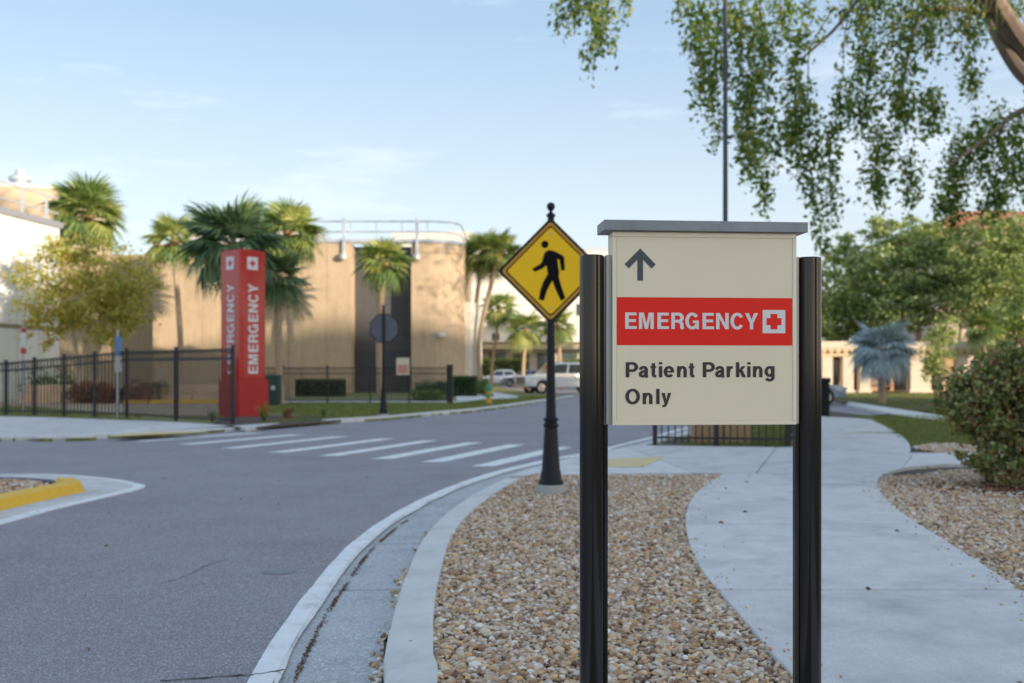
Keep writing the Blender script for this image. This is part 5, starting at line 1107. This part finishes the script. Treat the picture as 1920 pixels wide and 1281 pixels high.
# ================================================================ OVERHANGING OAK
oak_m = leaf_mat('leaf_oak', [(0.043, 0.1, 0.032), (0.098, 0.188, 0.055), (0.167, 0.276, 0.076), (0.292, 0.375, 0.1), (0.39, 0.375, 0.111)], trans=.5, rough=.5)
oak = thing('overhanging_oak', 'large oak whose leafy drooping branches hang over the upper right', 'tree', (27.0, 31.0, .05))
OO = np.array([27.0, 31.0, .05])
def limb(pts, r0, r1, name='limb', n=9):
    p = catmull([tuple(np.array(q)-OO) for q in pts], 6); MB().tube(p, [1.9*(r0+(r1-r0)*k/(len(p)-1)) for k in range(len(p))], n).build(name, oak_bark, oak, smooth=True)
limb([(27.0,31,-.1),(26.9,30.8,3.0),(24.5,30.4,7.0),(16.557, 29.44, 10.467)], .42, .26, 'trunk', 14)
limb([(16.557, 29.44, 10.152),(14.886, 28.8, 10.733),(13.876, 28.16, 11.43),(12.748, 27.2, 12.108),(10.4, 26.24, 13.417),(7.404, 25.6, 14.083)], .20, .08)
limb([(16.737, 29.76, 9.609),(15.129, 29.12, 9.9),(14.192, 28.8, 10.81),(14.034, 29.44, 12.044),(13.822, 30.72, 14.81)], .13, .06)
limb([(17.215, 29.76, 8.334),(15.296, 29.44, 9.127),(13.882, 29.12, 8.185),(12.649, 28.8, 7.339)], .07, .015)
limb([(10.4, 26.24, 13.417),(6.307, 25.6, 13.124),(3.976, 25.6, 12.712),(2.194, 25.6, 11.752)], .06, .02)
limb([(12.748, 27.2, 12.108),(10.407, 28.16, 12.335),(9.05, 28.16, 10.978),(7.843, 28.16, 9.922)], .05, .012)
limb([(13.876, 28.16, 11.43),(11.497, 27.52, 11.35),(10.908, 27.52, 9.876),(10.76, 27.52, 8.402)], .045, .01)
limb([(9.05, 28.16, 11.581),(8.446, 28.16, 10.525),(8.371, 28.16, 9.469),(8.265, 28.16, 8.112)], .012, .006)
limb([(9.873, 28.8, 12.275),(9.641, 28.8, 11.195),(9.564, 28.8, 9.807)], .012, .005)
# drooping sprays: (path), spread at start and end, leaves
STR = [
 ([(2.057, 25.6, 11.752),(1.988, 25.6, 10.93),(2.125, 25.6, 10.107),(1.961, 25.6, 9.284)], .24, .05, 260),
 ([(1.805, 25.92, 11.882),(1.597, 25.92, 11.049),(1.249, 25.92, 10.424)], .20, .05, 170),
 ([(2.605, 25.6, 11.752),(2.468, 25.6, 10.655),(2.4, 25.6, 9.764)], .18, .06, 170),
 ([(3.233, 26.24, 12.292),(3.092, 26.24, 11.309),(2.881, 26.24, 10.676)], .14, .05, 110),
 ([(4.497, 26.24, 12.011),(4.469, 26.24, 11.168),(4.385, 26.24, 10.774)], .10, .04, 60),
 ([(5.2, 26.24, 12.433),(5.032, 26.24, 10.887),(4.989, 26.24, 9.622),(5.13, 26.24, 8.498)], .20, .12, 520),
 ([(5.615, 26.88, 12.702),(5.543, 26.88, 10.542),(5.543, 26.88, 8.959),(5.615, 26.88, 7.519)], .20, .09, 420),
 ([(6.184, 26.24, 12.433),(6.043, 26.24, 10.606),(6.114, 26.24, 8.638),(6.296, 26.24, 6.67)], .26, .08, 620),
 ([(6.686, 26.56, 12.141),(6.544, 26.56, 10.149),(6.288, 26.56, 8.442),(6.288, 26.56, 6.593)], .24, .07, 520),
 ([(7.43, 27.2, 12.399),(7.212, 27.2, 10.651),(6.847, 27.2, 9.34),(6.876, 27.2, 7.737),(6.964, 27.2, 5.552)], .24, .06, 540),
 ([(8.255, 27.52, 12.234),(7.96, 27.52, 10.76),(7.665, 27.52, 9.139),(7.4, 27.52, 7.37)], .24, .09, 440),
 ([(8.145, 28.16, 9.319),(8.024, 28.16, 8.112),(8.069, 28.16, 6.905)], .14, .08, 240),
 ([(8.351, 27.84, 8.93),(8.276, 27.84, 7.588),(8.5, 27.84, 6.246),(8.768, 27.84, 4.606)], .16, .08, 420),
 ([(8.947, 27.84, 8.334),(8.872, 27.84, 7.141),(8.947, 27.84, 5.501)], .13, .08, 260),
 ([(9.653, 28.16, 12.486),(9.955, 28.16, 11.129),(9.653, 28.16, 9.771),(9.276, 28.16, 8.414)], .22, .10, 420),
 ([(10.023, 27.52, 12.234),(10.023, 27.52, 10.76),(9.802, 27.52, 9.286),(9.655, 27.52, 7.959)], .24, .10, 480),
 ([(10.76, 27.52, 12.234),(10.76, 27.52, 10.465),(10.76, 27.52, 9.139),(10.76, 27.52, 8.475)], .26, .10, 620),
 ([(10.14, 27.84, 8.185),(10.289, 27.84, 7.29),(10.289, 27.84, 6.246)], .20, .10, 330),
 ([(10.736, 27.84, 7.588),(11.035, 27.84, 6.992),(11.214, 27.84, 6.246)], .16, .09, 220),
 ([(11.35, 27.52, 12.234),(11.35, 27.52, 11.055),(11.571, 27.52, 10.318)], .24, .14, 360),
 ([(11.765, 28.16, 9.319),(11.885, 28.16, 8.715),(11.765, 28.16, 8.037)], .14, .09, 190),
 ([(12.526, 27.84, 12.36),(12.824, 27.84, 11.316),(12.705, 27.84, 10.422)], .22, .12, 320),
 ([(13.043, 28.48, 10.476),(13.195, 28.48, 9.866),(13.043, 28.48, 9.409)], .11, .07, 120),
 ([(15.769, 29.44, 9.205),(14.507, 29.44, 8.575),(13.561, 29.44, 8.102),(12.773, 29.44, 7.471)], .20, .10, 700),
 ([(15.611, 29.44, 8.102),(14.507, 29.44, 7.629),(13.246, 29.44, 6.84),(12.93, 29.44, 6.052)], .22, .12, 620),
 ([(15.769, 29.44, 7.156),(14.665, 29.44, 6.682),(13.876, 29.44, 6.052)], .20, .12, 420),
 ([(15.04, 28.8, 11.195),(14.655, 28.8, 11.812),(14.346, 28.8, 12.738)], .16, .16, 120),
 ([(13.088, 29.44, 7.629),(13.088, 29.44, 6.682),(13.246, 29.44, 5.736)], .12, .10, 220),
]
P = []; tw = MB()
for pts, s0, s1, n in STR:
    c = catmull([tuple(np.array(q)-OO) for q in pts], 10); L = len(c); tw.tube(c[::2]+[c[-1]], [.020-.014*i/(L//2+1) for i in range(len(c[::2])+1)], 4, cap=False)
    m_ = int(n*2.2); s0 *= 2.1; s1 *= 1.8; k = rng.beta(1.0,1.25,m_)*(L-1); cs = np.array(c)
    # small leaf groups along the spray
    gk = rng.uniform(0, L-1, max(16, n//7)); gs = s0+(s1-s0)*gk/(L-1)
    gc = cs[gk.astype(int)]+rng.normal(size=(len(gk),3))*gs[:,None]*np.array([.8,.8,.8])
    idx = rng.integers(0, len(gk), m_); P.append(gc[idx]+rng.normal(size=(m_,3))*np.array([.10,.10,.26]))
tag(tw.build('twig', bark, oak), kind='stuff')
P = np.concatenate(P); link('foliage', leaf_mesh('foliage', P, .155, oak_m, .5, var=.65, droop=.35), oak)
up_b = [((33,31,20),(7,8,4)),((35,33,15),(5,6,3.6)),((16,22,24),(6,6,2))]; up_b = [(np.array(a), b) for a, b in up_b]
Pu = crown_points([(tuple(b[0]-OO), b[1]) for b in up_b], 12000, 260, .12, .3); link('upper_foliage', leaf_mesh('upper_foliage', Pu, .26, oak_m, .5), oak)
# strands of grey green moss high on the limb
ms = MB(); rr = random.Random(4)
for k in range(90):
    q = np.array((12.526, 27.84, 12.211)) + np.array([rr.gauss(0,.9), rr.gauss(0,.6), rr.gauss(0,.16)]) - OO; l = rr.uniform(.6,1.7)
    ms.tube([tuple(q),(q[0]+rr.gauss(0,.1),q[1],q[2]-l*.5),(q[0]+rr.gauss(0,.16),q[1],q[2]-l)], [.018,.014,.006], 4, cap=False)
tag(ms.build('hanging_moss', mat('moss', (.20,.22,.07), rough=.95, var=.3), oak), kind='stuff')

# ================================================================ PARTS OF PARTS
def under(thing_name, parent_name, child_names, nth=0):
    for t in [o for o in scene.objects if o.parent is None and o.name.split('.')[0] == thing_name]:
        ps_ = [c for c in t.children if c.name.split('.')[0] == parent_name]
        if not ps_: continue
        p = ps_[min(nth, len(ps_)-1)]
        for c in [c for c in t.children if c.name.split('.')[0] in child_names and c != p]: c.parent = p
under('emergency_sign', 'red_band', ['emergency_lettering','cross_square','cross'])
under('emergency_sign', 'face_panel', ['arrow'], 0)
under('emergency_sign', 'face_panel', ['patient_lettering','parking_lettering','only_lettering'], 1)
under('pedestrian_crossing_sign', 'sign_plate', ['yellow_field','border_line','walking_figure','figure_head','bolt'])
under('stop_sign', 'sign_plate', ['plate_rim'])
under('emergency_pylon', 'shaft', ['lettering','cross_panel','red_cross','cap'])
under('pickup_truck', 'body', ['headlight','grille','grille_bar','bumper','door_handle'])
under('pickup_truck', 'cabin', ['side_window','windscreen','rear_window','mirror'])
under('parked_car', 'body', ['headlight','tail_light'])
under('parked_car', 'cabin', ['side_window','windscreen','rear_window'])
under('tile_roof_house', 'wall', ['window'])
under('hospital_wing', 'upper_wall', ['window'])
under('colonnade', 'back_wall', ['doorway'])
under('colonnade', 'roof_slab', ['scallop'])
